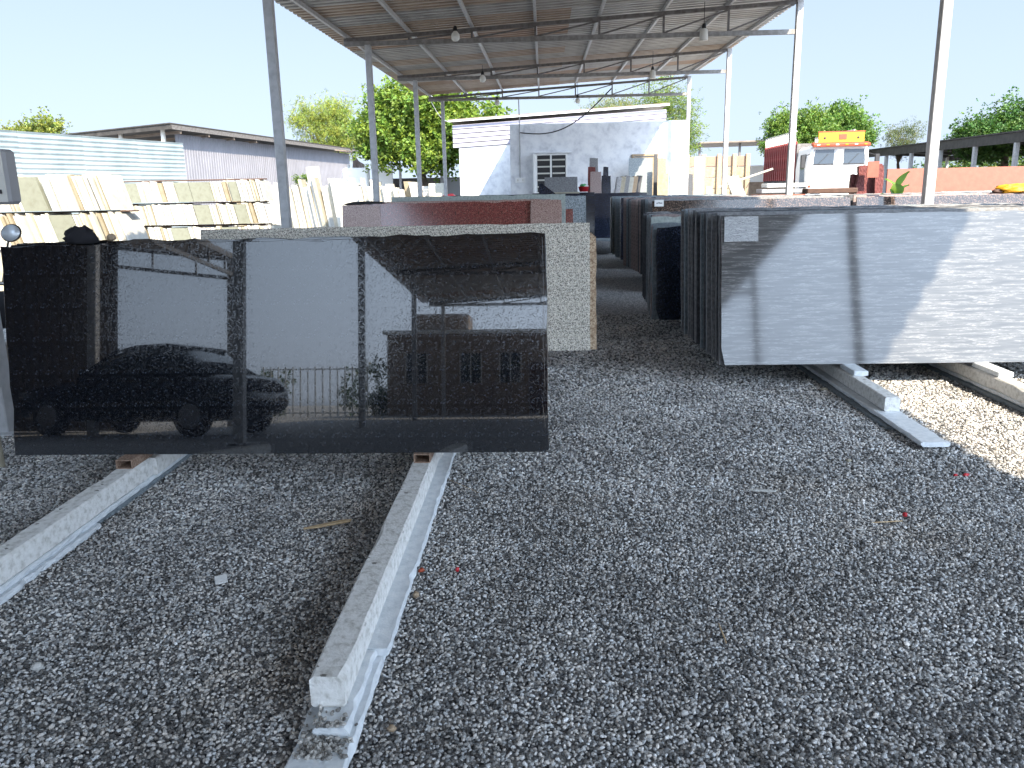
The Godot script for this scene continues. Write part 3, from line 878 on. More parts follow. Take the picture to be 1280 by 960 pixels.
	# hollow steel spacers between beam and slab
	var tubes := [[-2.29, 0.165, -4.13, "rusty hollow steel spacer on the left beam under the black slab"], [-0.675, 0.165, -4.2, "hollow steel spacer on the middle beam under the black slab"]]
	for a in tubes:
		var st := begin()
		for q in [[0, 0.0475, 0.09, 0.005], [0, 0.0025, 0.09, 0.005]]: bev(st, Vector3(q[0], q[1], -0.15), Vector3(q[2], q[3], 0.36), 0.001)
		for s in [-1, 1]: bev(st, Vector3(s * 0.0425, 0.025, -0.15), Vector3(0.005, 0.04, 0.36), 0.001)
		single(done(st), "steel_spacer", M.rust, xf(Vector3(a[0], a[1], a[2])), a[3], "spacer", "steel spacers")
	single(box(0.11, 0.04, 0.3, 0.006), "stone_spacer", M.marble, xf(Vector3(2.41, 0.182, -6.3)), "pale stone spacer on the right beam under the grey slab", "spacer")
	single(box(0.11, 0.04, 0.4, 0.006), "stone_spacer", M.marble, xf(Vector3(3.44, 0.182, -6.25)), "pale stone spacer at the right edge under the grey slab", "spacer")
	# rough stone blocks lying across the far aisle
	single(lump(Vector3(0.5, 0.16, 0.2), 31, 0.3, 8, 14), "stone_block", M.sawn, xf(Vector3(1.35, 0.15, -20.6)), "low grey stone block lying across the far aisle", "block")
	single(box(0.9, 0.3, 0.5, 0.03), "stone_block", M.sawn_blue, xf(Vector3(1.5, 0.15, -21.8)), "blue grey stone block in front of the black slab closing the aisle", "block")

func debris():
	var splinter := func(a: Vector3, b: Vector3, w: float, h: float, m, label):
		var d := b - a
		var o := PackedVector2Array([Vector2(0, 0), Vector2(d.length() * 0.25, -w * 0.5), Vector2(d.length() * 0.95, -w * 0.45), Vector2(d.length(), w * 0.1), Vector2(d.length() * 0.8, w * 0.5), Vector2(d.length() * 0.3, w * 0.25)])
		var bas := Basis(d.normalized(), Vector3.UP.cross(d.normalized()).normalized() * -1.0, Vector3.UP)
		bas.y = bas.z.cross(bas.x)
		single(prism(o, h, 0.001), "wood_splinter", m, Transform3D(bas, a + Vector3(0, 0.027, 0)), label, "wood", "wood splinters on the gravel")
	splinter.call(Vector3(-1.179, 0, -3.625), Vector3(-0.968, 0, -3.730), 0.03, 0.01, M.wood, "long wood splinter lying between the two left beams")
	splinter.call(Vector3(1.073, 0, -4.120), Vector3(1.213, 0, -4.095), 0.022, 0.008, M.lime[2], "pale wood sliver on the open gravel below the grey slab")
	splinter.call(Vector3(1.550, 0, -3.674), Vector3(1.700, 0, -3.692), 0.007, 0.005, M.wood, "thin tan sliver on the gravel near the red scraps")
	splinter.call(Vector3(1.441, 0, -3.601), Vector3(1.489, 0, -3.591), 0.012, 0.006, M.lime[2], "short white sliver on the gravel near the red scraps")
	splinter.call(Vector3(0.632, 0, -2.748), Vector3(0.631, 0, -2.607), 0.006, 0.005, M.wood, "thin brown twig on the gravel at lower right")
	splinter.call(Vector3(-0.580, 0, -4.327), Vector3(-0.357, 0, -4.079), 0.003, 0.003, M.wood, "thin straw just right of the middle beam")
	var scrap := func(p: Vector3, r: Vector3, m, called, label, cat):
		single(lump(r, int(p.x * 100) + 500, 0.7, 6, 9), called, m, xf(p + Vector3(0, 0.016, 0), 0, p.x * 90, 0), label, cat)
	scrap.call(Vector3(2.320, 0, -4.348), Vector3(0.022, 0.01, 0.012), M.cherry, "red_scrap", "larger bright red scrap on the gravel by the right plank", "scrap")
	scrap.call(Vector3(2.264, 0, -4.349), Vector3(0.012, 0.008, 0.009), M.cherry, "red_scrap", "smaller bright red scrap on the gravel by the right plank", "scrap")
	scrap.call(Vector3(1.752, 0, -3.789), Vector3(0.011, 0.012, 0.01), M.cherry, "red_scrap", "lone red scrap near the tan sliver", "scrap")
	scrap.call(Vector3(-0.387, 0, -3.201), Vector3(0.008, 0.01, 0.009), M.cherry, "red_scrap", "small red scrap right of the middle beam", "scrap")
	scrap.call(Vector3(-0.541, 0, -3.194), Vector3(0.01, 0.01, 0.016), M.orange, "orange_scrap", "orange brown scrap against the middle plank", "scrap")
	scrap.call(Vector3(-0.477, 0, -2.141), Vector3(0.014, 0.01, 0.012), M.tan_stone, "tan_chip", "tan stone chip at the bottom near the middle beam", "stone chip")
	scrap.call(Vector3(-1.779, 0, -2.460), Vector3(0.022, 0.012, 0.018), M.lime[2], "white_chip", "white stone chip at the lower left corner", "stone chip")
	scrap.call(Vector3(-0.532, 0, -2.976), Vector3(0.014, 0.012, 0.014), M.tan_stone, "tan_chip", "small cream stone chip beside the middle plank", "stone chip")
	scrap.call(Vector3(1.770, 0, -4.602), Vector3(0.016, 0.01, 0.012), M.lime[1], "white_chip", "pale stone chip in front of the right plank", "stone chip")
	scrap.call(Vector3(2.203, 0, -6.333), Vector3(0.035, 0.014, 0.02), M.lime[1], "white_chip", "pale stone chip left of the right beam", "stone chip")
	single(box(0.05, 0.004, 0.06, 0.0), "paper_tag", M.paper, xf(Vector3(-1.379, 0, -3.099) + Vector3(0, 0.022, 0), 8, 25, 4), "small white paper tag on the gravel between the left beams", "tag")
	# things on top of the black slab
	single(lump(Vector3(0.088, 0.062, 0.05), 77, 0.5, 10, 18, -0.03), "cloth_bundle", M.cloth, xf(Vector3(-2.53, 1.388, -4.42)), "crumpled black cloth on the top left of the black slab", "cloth")
	single(lump(Vector3(0.026, 0.02, 0.024), 78, 0.3, 8, 12), "tan_pebble", M.tan_stone, xf(Vector3(-2.37, 1.388, -4.43)), "round tan pebble beside the black cloth", "pebble")

# ------------------------------------------------------------------ left side
func pale_row(x0: float, x1: float, z: float, y: float, h: float, depth: float, lean: float, sd: int, thick: Array, grey_at: Array, label: String, grey_label: String, group: String, turn := 0.0, jz := 0.07, jh := 0.03, gap := 0.03):
	var r := RandomNumberGenerator.new()
	r.seed = sd
	var x := x0
	var shapes := []
	for k in 3: shapes.append(snappedf(lerpf(thick[0], thick[1], k / 2.0), 0.005))
	var gi := 0
	while x < x1:
		if gi < grey_at.size() and x >= grey_at[gi][0]:
			var w: float = grey_at[gi][1]
			single(leaning_block(w, h - 0.02, depth, lean), "stone_pack", M.lime_grey, xf(Vector3(x, y, z + depth / 2 + 0.01), 0, turn, 0), grey_label, "stone pack", group)
			x += w + 0.012
			gi += 1
			continue
		var t: float = shapes[r.randi() % 3]
		var q := r.randf()
		var m: Material = M.lime[0] if q < 0.4 else (M.lime[2] if q < 0.8 else (M.lime[1] if q < 0.95 else M.lime[3]))
		var hh := h + snappedf(r.randf_range(-jh, jh), 0.02)
		single(leaning_block(t, hh, depth, lean), "limestone_slab", m, xf(Vector3(x, y, z + depth / 2 + r.randf_range(-jz, jz)), 0, turn, r.randf_range(-1.0, 1.0)), label, "slab", group)
		x += t + r.randf_range(0.4, 1.0) * gap

func leaning_block(w: float, h: float, depth: float, lean: float) -> ArrayMesh:
	var key := "l%.3f_%.2f_%.2f_%.1f" % [w, h, depth, lean]
	if not mesh_cache.has(key):
		var s := h * tan(deg_to_rad(lean))
		mesh_cache[key] = prism(PackedVector2Array([Vector2(0, 0), Vector2(w, 0), Vector2(w - s, h), Vector2(-s, h)]), depth, 0.003)
	return mesh_cache[key]

func left_piles():
	# near pile: two leaning tiers on a plinth
	single(box(3.6, 0.76, 0.9, 0.02), "stone_plinth", M.lime[1], xf(Vector3(-8.2, 0.38, -14.2)), "long cream plinth under the nearest limestone pile", "plinth")
	pale_row(-10.0, -6.95, -14.0, 0.77, 0.58, 0.7, 16.0, 1, [0.026, 0.052], [[-8.18, 0.4]], "cream limestone slab in the lower tier of the nearest left pile", "grey green pack in the lower tier of the nearest pile", "nearest limestone pile")
	single(box(3.0, 0.02, 0.3, 0.004), "timber_runner", M.wood_dark, xf(Vector3(-8.5, 1.375, -14.0)), "dark timber runner between the tiers of the nearest pile", "timber")
	pale_row(-10.2, -7.2, -14.0, 1.4, 0.58, 0.7, 16.0, 2, [0.026, 0.052], [[-8.74, 0.42]], "cream limestone slab in the top tier of the nearest left pile", "grey green pack in the top tier of the nearest pile", "nearest limestone pile")
	# middle pile: three tiers
	single(box(4.4, 0.26, 0.9, 0.02), "stone_plinth", M.lime[1], xf(Vector3(-9.4, 0.13, -22.2)), "low cream plinth under the middle limestone pile", "plinth")
	for k in 3:
		var y: float = [0.27, 0.86, 1.45][k]
		pale_row(-11.4 + 0.2 * (2 - k), -7.3 + 0.12 * (2 - k), -22.0, y, 0.52, 0.6, 12.0, 10 + k, [0.045, 0.09], [[[-9.9, 0.5], [-8.6, 0.45]], [[-9.25, 0.42], [-8.2, 0.3]], [[-11.1, 0.45], [-9.72, 0.38], [-9.3, 0.55], [-8.2, 0.24]]][k],
			["cream limestone slab in the bottom tier of the middle left pile", "cream limestone slab in the second tier of the middle left pile", "cream limestone slab in the top tier of the middle left pile"][k],
			["grey green pack in the bottom tier of the middle pile", "grey green pack in the second tier of the middle pile", "grey green pack in the top tier of the middle pile"][k], "middle limestone pile", 0.0, 0.07, 0.03, 0.04)
		single(box(4.0, 0.03, 0.3, 0.004), "timber_runner", M.wood_dark, xf(Vector3(-9.4, y + 0.555, -22.05)), ["dark timber runner above the bottom tier of the middle pile", "dark timber runner above the second tier of the middle pile", "dark timber runner on top of the middle pile"][k], "timber")
	# tall loose slabs right of it
	pale_row(-10.4, -7.2, -28.0, 0.0, 1.95, 0.5, 9.0, 20, [0.07, 0.17], [[-9.6, 0.2]], "tall cream limestone slab leaning behind the near left post", "tall grey green slab among the cream ones behind the near left post", "tall limestone slabs by the left posts", 0.0, 0.25, 0.22)
	pale_row(-9.5, -6.9, -33.0, 0.0, 2.0, 0.5, 8.0, 21, [0.08, 0.22], [], "cream limestone slab in the far left pile below the lavender shed", "", "far limestone pile", 0.0, 0.3, 0.2)
	pale_row(-8.7, -4.9, -41.0, 0.0, 1.95, 0.6, 9.0, 22, [0.12, 0.34], [], "pale limestone slab by the trunk of the big tree", "", "limestone slabs under the big tree", 0.0, 0.4, 0.28)
	single(box(0.45, 2.55, 0.06, 0.004), "limestone_post", M.lime[0], xf(Vector3(-7.95, 1.24, -29.0), 0, 0, 4), "tall pale stone post standing out of the left slabs", "post")
	single(box(0.7, 1.95, 0.06, 0.004), "limestone_sheet", M.lime[2], xf(Vector3(-7.3, 0.97, -31.0), -5, 0, 0), "wide pale stone panel left of the pink offcut", "slab")
	single(box(0.9, 1.98, 0.06, 0.004), "limestone_sheet", M.lime[0], xf(Vector3(-5.1, 0.98, -40.2), -4, 0, 0), "wide pale stone panel between the far left posts", "slab")
	bush("small_bush", "small green bush growing among the left limestone slabs", Vector3(-8.65, 1.95, -29.6), Vector3(0.3, 0.35, 0.25), 160, 0.14)

func left_sheds():
	# sheet fence with ribs lying level
	var a := Vector3(-17.6, 0, -17.5)
	var b := Vector3(-13.9, 0, -32.2)
	var t := thing("sheet_fence", "pale blue corrugated sheet fence behind the left piles", "fence", (a + b) / 2)
	var d := b - a
	var n := 6
	var st := begin()
	corrugated(st, d.length() / n, 3.6, 0.15, 0.035, false)
	var sm := done(st)
	var along := d.normalized()
	var bas := Basis(along, Vector3.UP.cross(along).normalized() * -1.0, Vector3.UP)
	bas = Basis(along, along.cross(Vector3.UP).normalized() * -1.0, Vector3.UP)
	bas.y = bas.z.cross(bas.x)
	for i in n:
		part(sm, "sheet", M.fence_sheet, t, Transform3D(bas, -d / 2 + d * (i + 0.5) / n + Vector3(0, 1.8 + 0.0, 0) + bas.y * 0.004 * (i % 2)))
		part(box(0.08, 3.5, 0.08, 0.004), "fence_post", M.steel_dark, t, xf(-d / 2 + d * (i + 0.5) / n + Vector3(0, 1.75, 0) + bas.y * 0.12))
	# big open shed with lavender side wall
	var s := thing("open_shed", "big shed with lavender corrugated side wall and dark roof behind the fence", "shed", Vector3(-17.2, 0, -39))
	var p0 := Vector3(0, 0, 0)
	var p1 := Vector3(2.7, 0, -23.5)
	var wd := p1 - p0
	st = begin()
	corrugated(st, 4.3, wd.length() / 4.0, wd.length() / 4.0 / 24.0, 0.025)
	sm = done(st)
	var wx := wd.normalized()
	var wb := Basis(Vector3.UP, Vector3.ZERO, wx)
	wb.y = wb.z.cross(wb.x)
	for i in 4:
		part(sm, "wall_sheet", M.lavender, s, Transform3D(wb, p0 + wd * (i + 0.5) / 4.0 + Vector3(0, 2.15 + 0.14, 0)))
	# roof: a thin dark sheet on purlins, overhanging the wall
	var rn := Vector3(0.45, 4.78, 1.4)
	var rf := p1 + Vector3(0.7, 4.72, -0.6)
	var le := Vector3(-9.0, 4.6, -3.2)
	var lf := le + (rf - rn)
	var rs := begin()
	var up := Vector3(0, 0.05, 0)
	quad(rs, rn, rf, lf, le, Vector3.DOWN)
	quad(rs, rn + up, rf + up, lf + up, le + up, Vector3.UP)
	quad(rs, rn, rf, rf + up, rn + up, Vector3.RIGHT)
	quad(rs, rn, le, le + up, rn + up, Vector3.BACK)
	quad(rs, le, lf, lf + up, le + up, Vector3.LEFT)
	quad(rs, rf, lf, lf + up, rf + up, Vector3.FORWARD)
	part(done(rs), "roof", M.roof_dark, s)
	part(bar_mesh(rn + Vector3(-0.05, -0.12, -0.1), rf + Vector3(-0.05, -0.12, 0), 0.08, 0.2), "eave_beam", M.steel_dark, s)
	part(bar_mesh(rn + Vector3(0, -0.12, -0.1), le + Vector3(0, -0.12, -0.1), 0.08, 0.2), "front_beam", M.roof_dark, s)
	for k in 4: part(bar_mesh(rn.lerp(rf, 0.04 + 0.1 * k) + Vector3(-0.1, -0.3, 0), le.lerp(lf, 0.04 + 0.1 * k) + Vector3(0, -0.3, 0), 0.1, 0.12), "rafter", M.roof_brown, s)
	for k in 4:
		var q := rn.lerp(le, 0.08 + 0.28 * k)
		part(box(0.16, q.y - 0.1, 0.16, 0.01), "post", M.off_white, s, xf(Vector3(q.x, (q.y - 0.1) / 2, q.z - 0.5)))
		part(box(0.14, q.y - 0.1, 0.14, 0.01), "rear_post", M.steel_dark, s, xf(Vector3(q.x + 2.6, (q.y - 0.1) / 2, q.z - 23.0)))
	# torn black sheeting at the wall's far end
	var tb := begin()
	var cols := 7
	for i in cols:
		for j in 5:
			var f := func(u, v): return Vector3(-13.932 + 17.2 + 0.12 * u + 0.05 * sin(v * 2.0 + u), 4.3 - 0.56 * v - 0.1 * u, -61.0 + 39.0 + 0.1 * sin(u * 1.7 + v))
			quad(tb, f.call(i, j), f.call(i + 1, j), f.call(i + 1, j + 1), f.call(i, j + 1), Vector3(0, 0, 1))
	part(done(tb), "black_sheeting", M.cloth, s)
	# low dark shack below the big tree
	var k := thing("tin_shack", "low dark tin roofed shack below the big tree", "shack", Vector3(-6.5, 0, -50))
	part(bar_mesh(Vector3(-5.4, 4.0, 0.6), Vector3(3.2, 3.1, 0.6), 3.2, 0.06), "roof", M.roof_brown, k)
	part(box(8.2, 2.4, 0.1, 0.01), "back_wall", M.steel_dark, k, xf(Vector3(-1.0, 1.2, -0.8)))
	part(box(2.2, 2.3, 0.08, 0.01), "side_panel", M.grey_paint, k, xf(Vector3(2.0, 1.15, 1.4)))
	part(box(1.2, 2.6, 0.08, 0.01), "white_panel", M.white, k, xf(Vector3(-2.9, 1.8, 1.3)))
	for x in [-4.8, -1.8, 0.6, 2.9]: part(box(0.14, 3.2, 0.14, 0.01), "post", M.steel, k, xf(Vector3(x, 1.6, 1.6)))
	part(box(1.4, 1.9, 0.08, 0.01), "brown_door", M.brick_wall, k, xf(Vector3(-0.5, 0.95, 1.5)))
	part(box(1.5, 3.0, 0.6, 0.08), "white_cabinet", M.white, k, xf(Vector3(-4.4, 1.5, 1.5)))

# ------------------------------------------------------------------ the white building
func building():
	var t := thing("white_building", "low white plastered building at the end of the canopy", "building", Vector3(0, 0, -33.6))
	part(box(6.98, 4.12, 4.4, 0.02), "front_block", M.plaster, t, xf(Vector3(2.17, 2.06, -2.2)))
	part(box(9.5, 4.3, 5.0, 0.02), "rear_wall", M.plaster, t, xf(Vector3(0.95, 2.15, -4.4 - 2.5)))
	part(bar_mesh(Vector3(-4.04, 3.96, -4.385), Vector3(5.44, 4.43, -4.385), 0.02, 0.98), "siding_backing", M.steel_dark, t)
	# siding boards under the sloping roof
	for k in 5:
		var y0 := 3.56 + 0.2 * k
		var a := Vector3(-4.05, y0, -4.35)
		var b := Vector3(-1.33 if k < 2 else 5.45, y0, -4.35)
		b.y = y0 + (b.x - a.x) * 0.05
		part(bar_mesh(a, b, 0.05, 0.165, 0.006), "siding_board", M.siding, t, xf(Vector3(0, 0, 0.012 * (k % 2))))
	part(bar_mesh(Vector3(-4.2, 4.66, -4.4 - 2.4), Vector3(5.55, 5.15, -4.4 - 2.4), 5.4, 0.05, 0.004), "roof", M.roof_brown, t)
	part(bar_mesh(Vector3(-4.2, 4.6, -4.05), Vector3(5.55, 5.09, -4.05), 0.04, 0.07, 0.004), "gutter", M.white, t)
	# window with louvres
	var w := part(box(1.22, 1.5, 0.04, 0.004), "window", M.dark, t, xf(Vector3(0.32, 2.19, 0.012)))
	for x in [-0.6, -0.02, 0.6]: part(box(0.07, 1.5, 0.06, 0.006), "frame", M.white, w, xf(Vector3(x, 0, 0.03)))
	for y in [-0.74, 0.74]: part(box(1.27, 0.06, 0.062, 0.006), "frame", M.white, w, xf(Vector3(0, y, 0.03)))
	for k in 5:
		for x in [-0.31, 0.29]: part(box(0.5, 0.035, 0.09, 0.003), "louvre", M.off_white, w, xf(Vector3(x, -0.5 + 0.26 * k, 0.03), 30))
	part(box(0.05, 1.5, 0.42, 0.006), "open_casement", M.white, w, xf(Vector3(-0.68, 0, 0.24), 0, -8))
	part(box(1.5, 0.06, 0.16, 0.008), "sunshade", M.plaster, t, xf(Vector3(0.36, 3.0, 0.07)))
	# door with a timber frame
	var dr := part(box(0.86, 2.5, 0.04, 0.004), "door", M.cream_wall, t, xf(Vector3(4.02, 1.5, 0.012)))
	for x in [-0.47, 0.47]: part(box(0.08, 2.6, 0.09, 0.006), "frame", M.tan_stone, dr, xf(Vector3(x, 0.03, 0.03)))
	part(box(1.04, 0.08, 0.1, 0.006), "frame", M.tan_stone, dr, xf(Vector3(0, 1.33, 0.03)))
	part(box(0.24, 0.5, 0.03, 0.004), "vent_grille", M.dark, dr, xf(Vector3(-0.22, 0.88, 0.03)))
	for k in 3: part(box(0.24, 0.03, 0.03, 0.004), "vent_bar", M.off_white, dr, xf(Vector3(-0.22, 0.73 + 0.13 * k, 0.045)))
	# fittings on the wall
	var sb := thing("switch_box", "small white switch box on the shaded wall of the white building", "switch box", Vector3(-0.93, 1.96, -33.56))
	part(box(0.4, 0.2, 0.08, 0.01), "case", M.white, sb)
	for x in [-0.1, 0.1]: part(box(0.05, 0.08, 0.02, 0.004), "switch", M.off_white, sb, xf(Vector3(x, 0, 0.048)))
	single(tube_mesh([Vector3(-0.93, 2.05, -33.54), Vector3(-0.93, 4.3, -33.54), Vector3(-0.93, 4.98, -33.0)], 0.022, 8), "conduit_pipe", M.steel, Transform3D.IDENTITY, "thin grey conduit dropping from the last truss to the switch box", "pipe")
	var pts := []
	for k in 15:
		var f := k / 14.0
		var p := Vector3(2.6, 5.25, -32.6).lerp(Vector3(-0.9, 3.78, -33.5), f)
		p.y -= 0.62 * sin(PI * f)
		pts.append(p)
	single(tube_mesh(pts, 0.022, 8), "power_cable", M.rubber, Transform3D.IDENTITY, "sagging black cable from the last truss to the building wall", "cable")
	pts = []
	for k in 9:
		var f := k / 8.0
		var p := Vector3(-4.3, 5.0, -32.6).lerp(Vector3(-4.15, 4.62, -38.0), f)
		p.y -= 0.25 * sin(PI * f)
		pts.append(p)
	single(tube_mesh(pts, 0.014, 6), "white_wire", M.white, Transform3D.IDENTITY, "thin white wire from the last truss to the building's roof corner", "wire")

func upright_offcuts():
	# strips and offcuts standing before the building: left, right, top (metres), depth
	var items := [
		[1.697, 2.019, 2.685, 31.0, M.sawn, "narrow_grey_slab", "tall narrow grey slab behind the red offcut", 2],
		[1.560, 1.839, 2.337, 29.5, M.maroon_stone, "red_upright_offcut", "dark red stone strip standing before the building", 3],
		[1.606, 1.989, 2.158, 28.8, M.sawn_pink, "pink_upright_offcut", "mottled pink stone offcut in front of the red strip", 3],
		[2.100, 2.296, 2.330, 29.6, M.navy, "black_upright_strip", "narrow black stone strip, taller of the pair", 2],
		[1.995, 2.324, 2.021, 28.9, M.navy, "black_upright_offcut", "wider black stone offcut in front of the narrow black strip", 3],
		[3.301, 4.226, 2.705, 32.6, M.granite_blue, "speckled_door_slab", "blue grey speckled slab leaning at the building's door", 3],
		[4.113, 4.261, 2.798, 31.5, M.sawn_dark, "dark_upright_strip", "thin dark strip right of the speckled door slab", 1],
		[4.329, 4.661, 2.667, 32.0, M.tan_stone, "tan_upright_slab", "tall tan slab in the sun by the building's right end", 2],
		[4.194, 4.603, 2.095, 31.0, M.cream_wall, "tan_upright_slab", "shorter broad tan slab in front of the tall tan one", 3],
		[4.749, 4.895, 2.058, 31.0, M.granite_grey, "grey_upright_offcut", "small grey offcut right of the tan slabs", 3],
		[5.682, 5.869, 2.074, 33.0, M.sawn_dark, "dark_upright_offcut", "short dark offcut left of the tall blue grey slab", 4],
		[6.468, 6.751, 1.605, 33.5, M.sawn, "low_grey_offcut", "low grey offcut right of the tall blue grey slab", 4],
		[5.180, 5.421, 1.801, 32.0, M.granite_grey, "low_speckled_offcut", "low speckled offcut at the corner of the building", 4],
		[6.073, 6.457, 2.765, 34.0, M.granite_blue, "grey_upright_slab", "tall blue grey slab before the cream block wall", 2]]
	for a in items:
		var w: float = a[1] - a[0]
		stand(slab_mesh(w, a[2], 0.05, 150, 0.01), a[5], a[4], (a[0] + a[1]) / 2, 0.0, -a[3], a[7], a[6])
	for k in 6:
		single(box(0.16, 2.0 + 0.04 * (k % 3), 0.5, 0.006), "leaning_strip", [M.granite_grey, M.lime[1], M.sawn, M.lime[0], M.tan_stone, M.sawn_dark][k], xf(Vector3(2.556 + 0.15 * k, 0.97, -30.0 - 0.06 * k), 0, 0, -8), ["grey stone strip, leftmost of the leaning bundle", "cream stone strip second in the leaning bundle", "mid grey stone strip in the leaning bundle", "pale stone strip in the leaning bundle", "tan stone strip in the leaning bundle", "dark strip, rightmost of the leaning bundle"][k], "slab", "leaning bundle before the building")

# ------------------------------------------------------------------ right side
func right_side():
	# cream precast compound wall
	var t := thing("compound_wall", "cream precast panel wall with posts behind the right posts", "wall", Vector3(8.1, 0, -39))
	for k in 5:
		var x: float = [-1.5, -0.75, -0.05, 0.65, 1.25][k]
		part(box(0.2, 3.0, 0.2, 0.02), "post", M.tan_stone, t, xf(Vector3(x, 1.5, 0.06)))
		if k < 4:
			var x2: float = [-0.75, -0.05, 0.65, 1.25][k]
			for j in 6: part(box(x2 - x - 0.19, 0.455, 0.06, 0.014), "panel", M.cream_wall if j < 5 else M.rust, t, xf(Vector3((x + x2) / 2, 0.25 + 0.485 * j, 0.004 * (j % 2))))
	# leaning pale stone posts and a pile of planks
	for k in 3:
		single(box(0.16, 2.1, 0.16, 0.012), "leaning_stone_post", [M.lime[0], M.lime[2], M.granite_grey][k], xf(Vector3(7.575 + 0.22 * k, 0.98, -33.0 - 0.2 * k), 0, 0, 24), ["pale stone post leaning left, leftmost of three", "white stone post leaning left, middle of three", "grey stone post leaning left, rightmost of three"][k], "stone post", "leaning stone posts")
	for k in 4:
		single(box(2.2 - 0.2 * k, 0.16, 0.9, 0.015), "stone_plank_pile", [M.lime[0], M.terracotta, M.sawn, M.lime[2]][k], xf(Vector3(9.5 + 0.1 * k, 0.9 + 0.22 * k, -34.6 + 0.03 * k)), ["pale plank at the bottom of the pile left of the lorry", "orange plank in the pile left of the lorry", "grey plank in the pile left of the lorry", "white plank on top of the pile left of the lorry"][k], "plank", "plank pile left of the lorry")
	for s in [-0.7, 0.7]: single(box(0.3, 0.82, 0.8, 0.02), "stone_block", M.sawn, xf(Vector3(9.6 + s, 0.41, -34.6)), "grey stone block carrying the plank pile, %s" % ("left one" if s < 0 else "right one"), "block")
	single(box(0.09, 0.09, 2.4, 0.01), "timber_prop", M.lime[0], xf(Vector3(8.95, 1.9, -37.5), -18, 75, 0), "pale pole slanting above the plank pile", "pole")
	# far open shed behind the wall
	var f := thing("far_shed", "distant open shed with a thin dark roof left of the lorry", "shed", Vector3(19, 0, -76))
	part(box(12.5, 0.14, 8.0, 0.02), "roof", M.roof_brown, f, xf(Vector3(0.5, 5.2, 0), 0, 0, 0.6))
	part(box(12.0, 1.5, 0.1, 0.01), "back_wall", M.white, f, xf(Vector3(0, 2.6, -3.0)))
	part(box(12.0, 1.85, 0.1, 0.01), "lower_wall", M.brick_wall, f, xf(Vector3(0, 0.93, -2.9)))
	for x in [-5.6, -2.2, 2.2, 5.8]: part(box(0.18, 5.1, 0.18, 0.01), "post", M.steel_dark, f, xf(Vector3(x, 2.55, 3.0)))
	# long open shed on the right
	var g := thing("long_open_shed", "long open shed with a dark sloping roof on posts at the right", "shed", Vector3(27, 0, -50))
	var st := begin()
	var a := Vector3(-0.3, 4.25, 16.0)
	var b := Vector3(0.6, 4.25, -26.0)
	var c := b + Vector3(7.5, -0.5, 0)
	var d := a + Vector3(7.5, -0.5, 0)
	var up := Vector3(0, 0.08, 0)
	quad(st, a, b, c, d, Vector3.DOWN)
	quad(st, a + up, b + up, c + up, d + up, Vector3.UP)
	quad(st, a, b, b + up, a + up, Vector3.LEFT)
	quad(st, a, d, d + up, a + up, Vector3.BACK)
	quad(st, b, c, c + up, b + up, Vector3.FORWARD)
	quad(st, d, c, c + up, d + up, Vector3.RIGHT)
	part(done(st), "roof", M.roof_dark, g)
	part(bar_mesh(a + Vector3(0.12, -0.3, 0), b + Vector3(0.12, -0.3, 0), 0.1, 0.55), "fascia", M.roof_dark, g)
	part(bar_mesh(d + Vector3(-0.1, -0.25, 0), c + Vector3(-0.1, -0.25, 0), 0.1, 0.45), "rear_fascia", M.roof_dark, g)
	for k in 9:
		var q := a.lerp(b, 0.03 + 0.115 * k)
		part(box(0.24, 4.0, 0.24, 0.015), "post", M.steel, g, xf(Vector3(q.x + 0.2, 2.0, q.z)))
		part(box(0.2, 3.6, 0.2, 0.015), "rear_post", M.off_white, g, xf(Vector3(q.x + 7.2, 1.8, q.z)))
		part(bar_mesh(q + Vector3(0.2, -0.18, 0), q + Vector3(7.2, -0.6, 0), 0.1, 0.2), "rafter", M.roof_dark, g)
	part(bar_mesh(Vector3(8.2, 1.2, 18), Vector3(9.0, 1.2, -26), 0.15, 2.4), "rear_wall", M.white, g)
	# terracotta slabs
	stand(slab_mesh(4.6, 1.88, 0.05, 160, 0.003), "terracotta_slab", M.terracotta, 7.304 + 2.3, 0.0, -18.0, 4.0, "long smooth terracotta coloured slab at the right", "terracotta slabs")
	stand(slab_mesh(4.6, 1.86, 0.05, 161, 0.003), "terracotta_slab", M.terracotta, 7.486 + 2.3, 0.0, -18.12, 4.0, "second terracotta slab behind the long smooth one", "terracotta slabs")
	# grey granite slabs before it
	stand(slab_mesh(3.4, 1.42, 0.04, 162, 0.003), "grey_granite_slab", M.granite_grey, 7.336 + 1.7, 0.0, -15.6, 5.0, "grey speckled slab below the terracotta slab, rear of two", "grey granite pair")
	stand(slab_mesh(3.0, 1.28, 0.04, 163, 0.003), "grey_granite_slab", M.granite_grey, 7.069 + 1.5, 0.0, -14.9, 5.0, "grey speckled slab below the terracotta slab, front of two", "grey granite pair")
	for k in 5:
		stand(slab_mesh(0.12, 1.3 - 0.03 * k, 0.04, 164, 0.003), "black_edge_offcut", M.navy, 6.527 + 0.075 * k, 0.0, -14.2 - 0.02 * k, 3.0, "narrow black offcut standing between the right post and the grey slabs", "black offcuts by the right post")
	# rough maroon stone slabs
	var jag := [[1066, 222, 12], [1076, 206, 14], [1090, 204, 16], [1100, 205, 12]]
	for k in 4:
		var x0: float = [5.978, 6.026, 6.337, 6.412][k]
		var x1: float = [6.146, 6.253, 6.536, 6.594][k]
		var hh: float = [1.789, 1.946, 1.934, 1.957][k]
		stand(slab_mesh(x1 - x0, hh, 0.1, 170 + k, 0.03), "maroon_rough_slab", M.maroon_stone, (x0 + x1) / 2, 0.0, [-16.5, -16.3, -16.6, -16.4][k], 3.0, ["shortest rough maroon stone, leftmost of four", "rough maroon stone, second from the left", "rough maroon stone, third from the left", "rough maroon stone next to the terracotta slab"][k], "rough maroon stones")
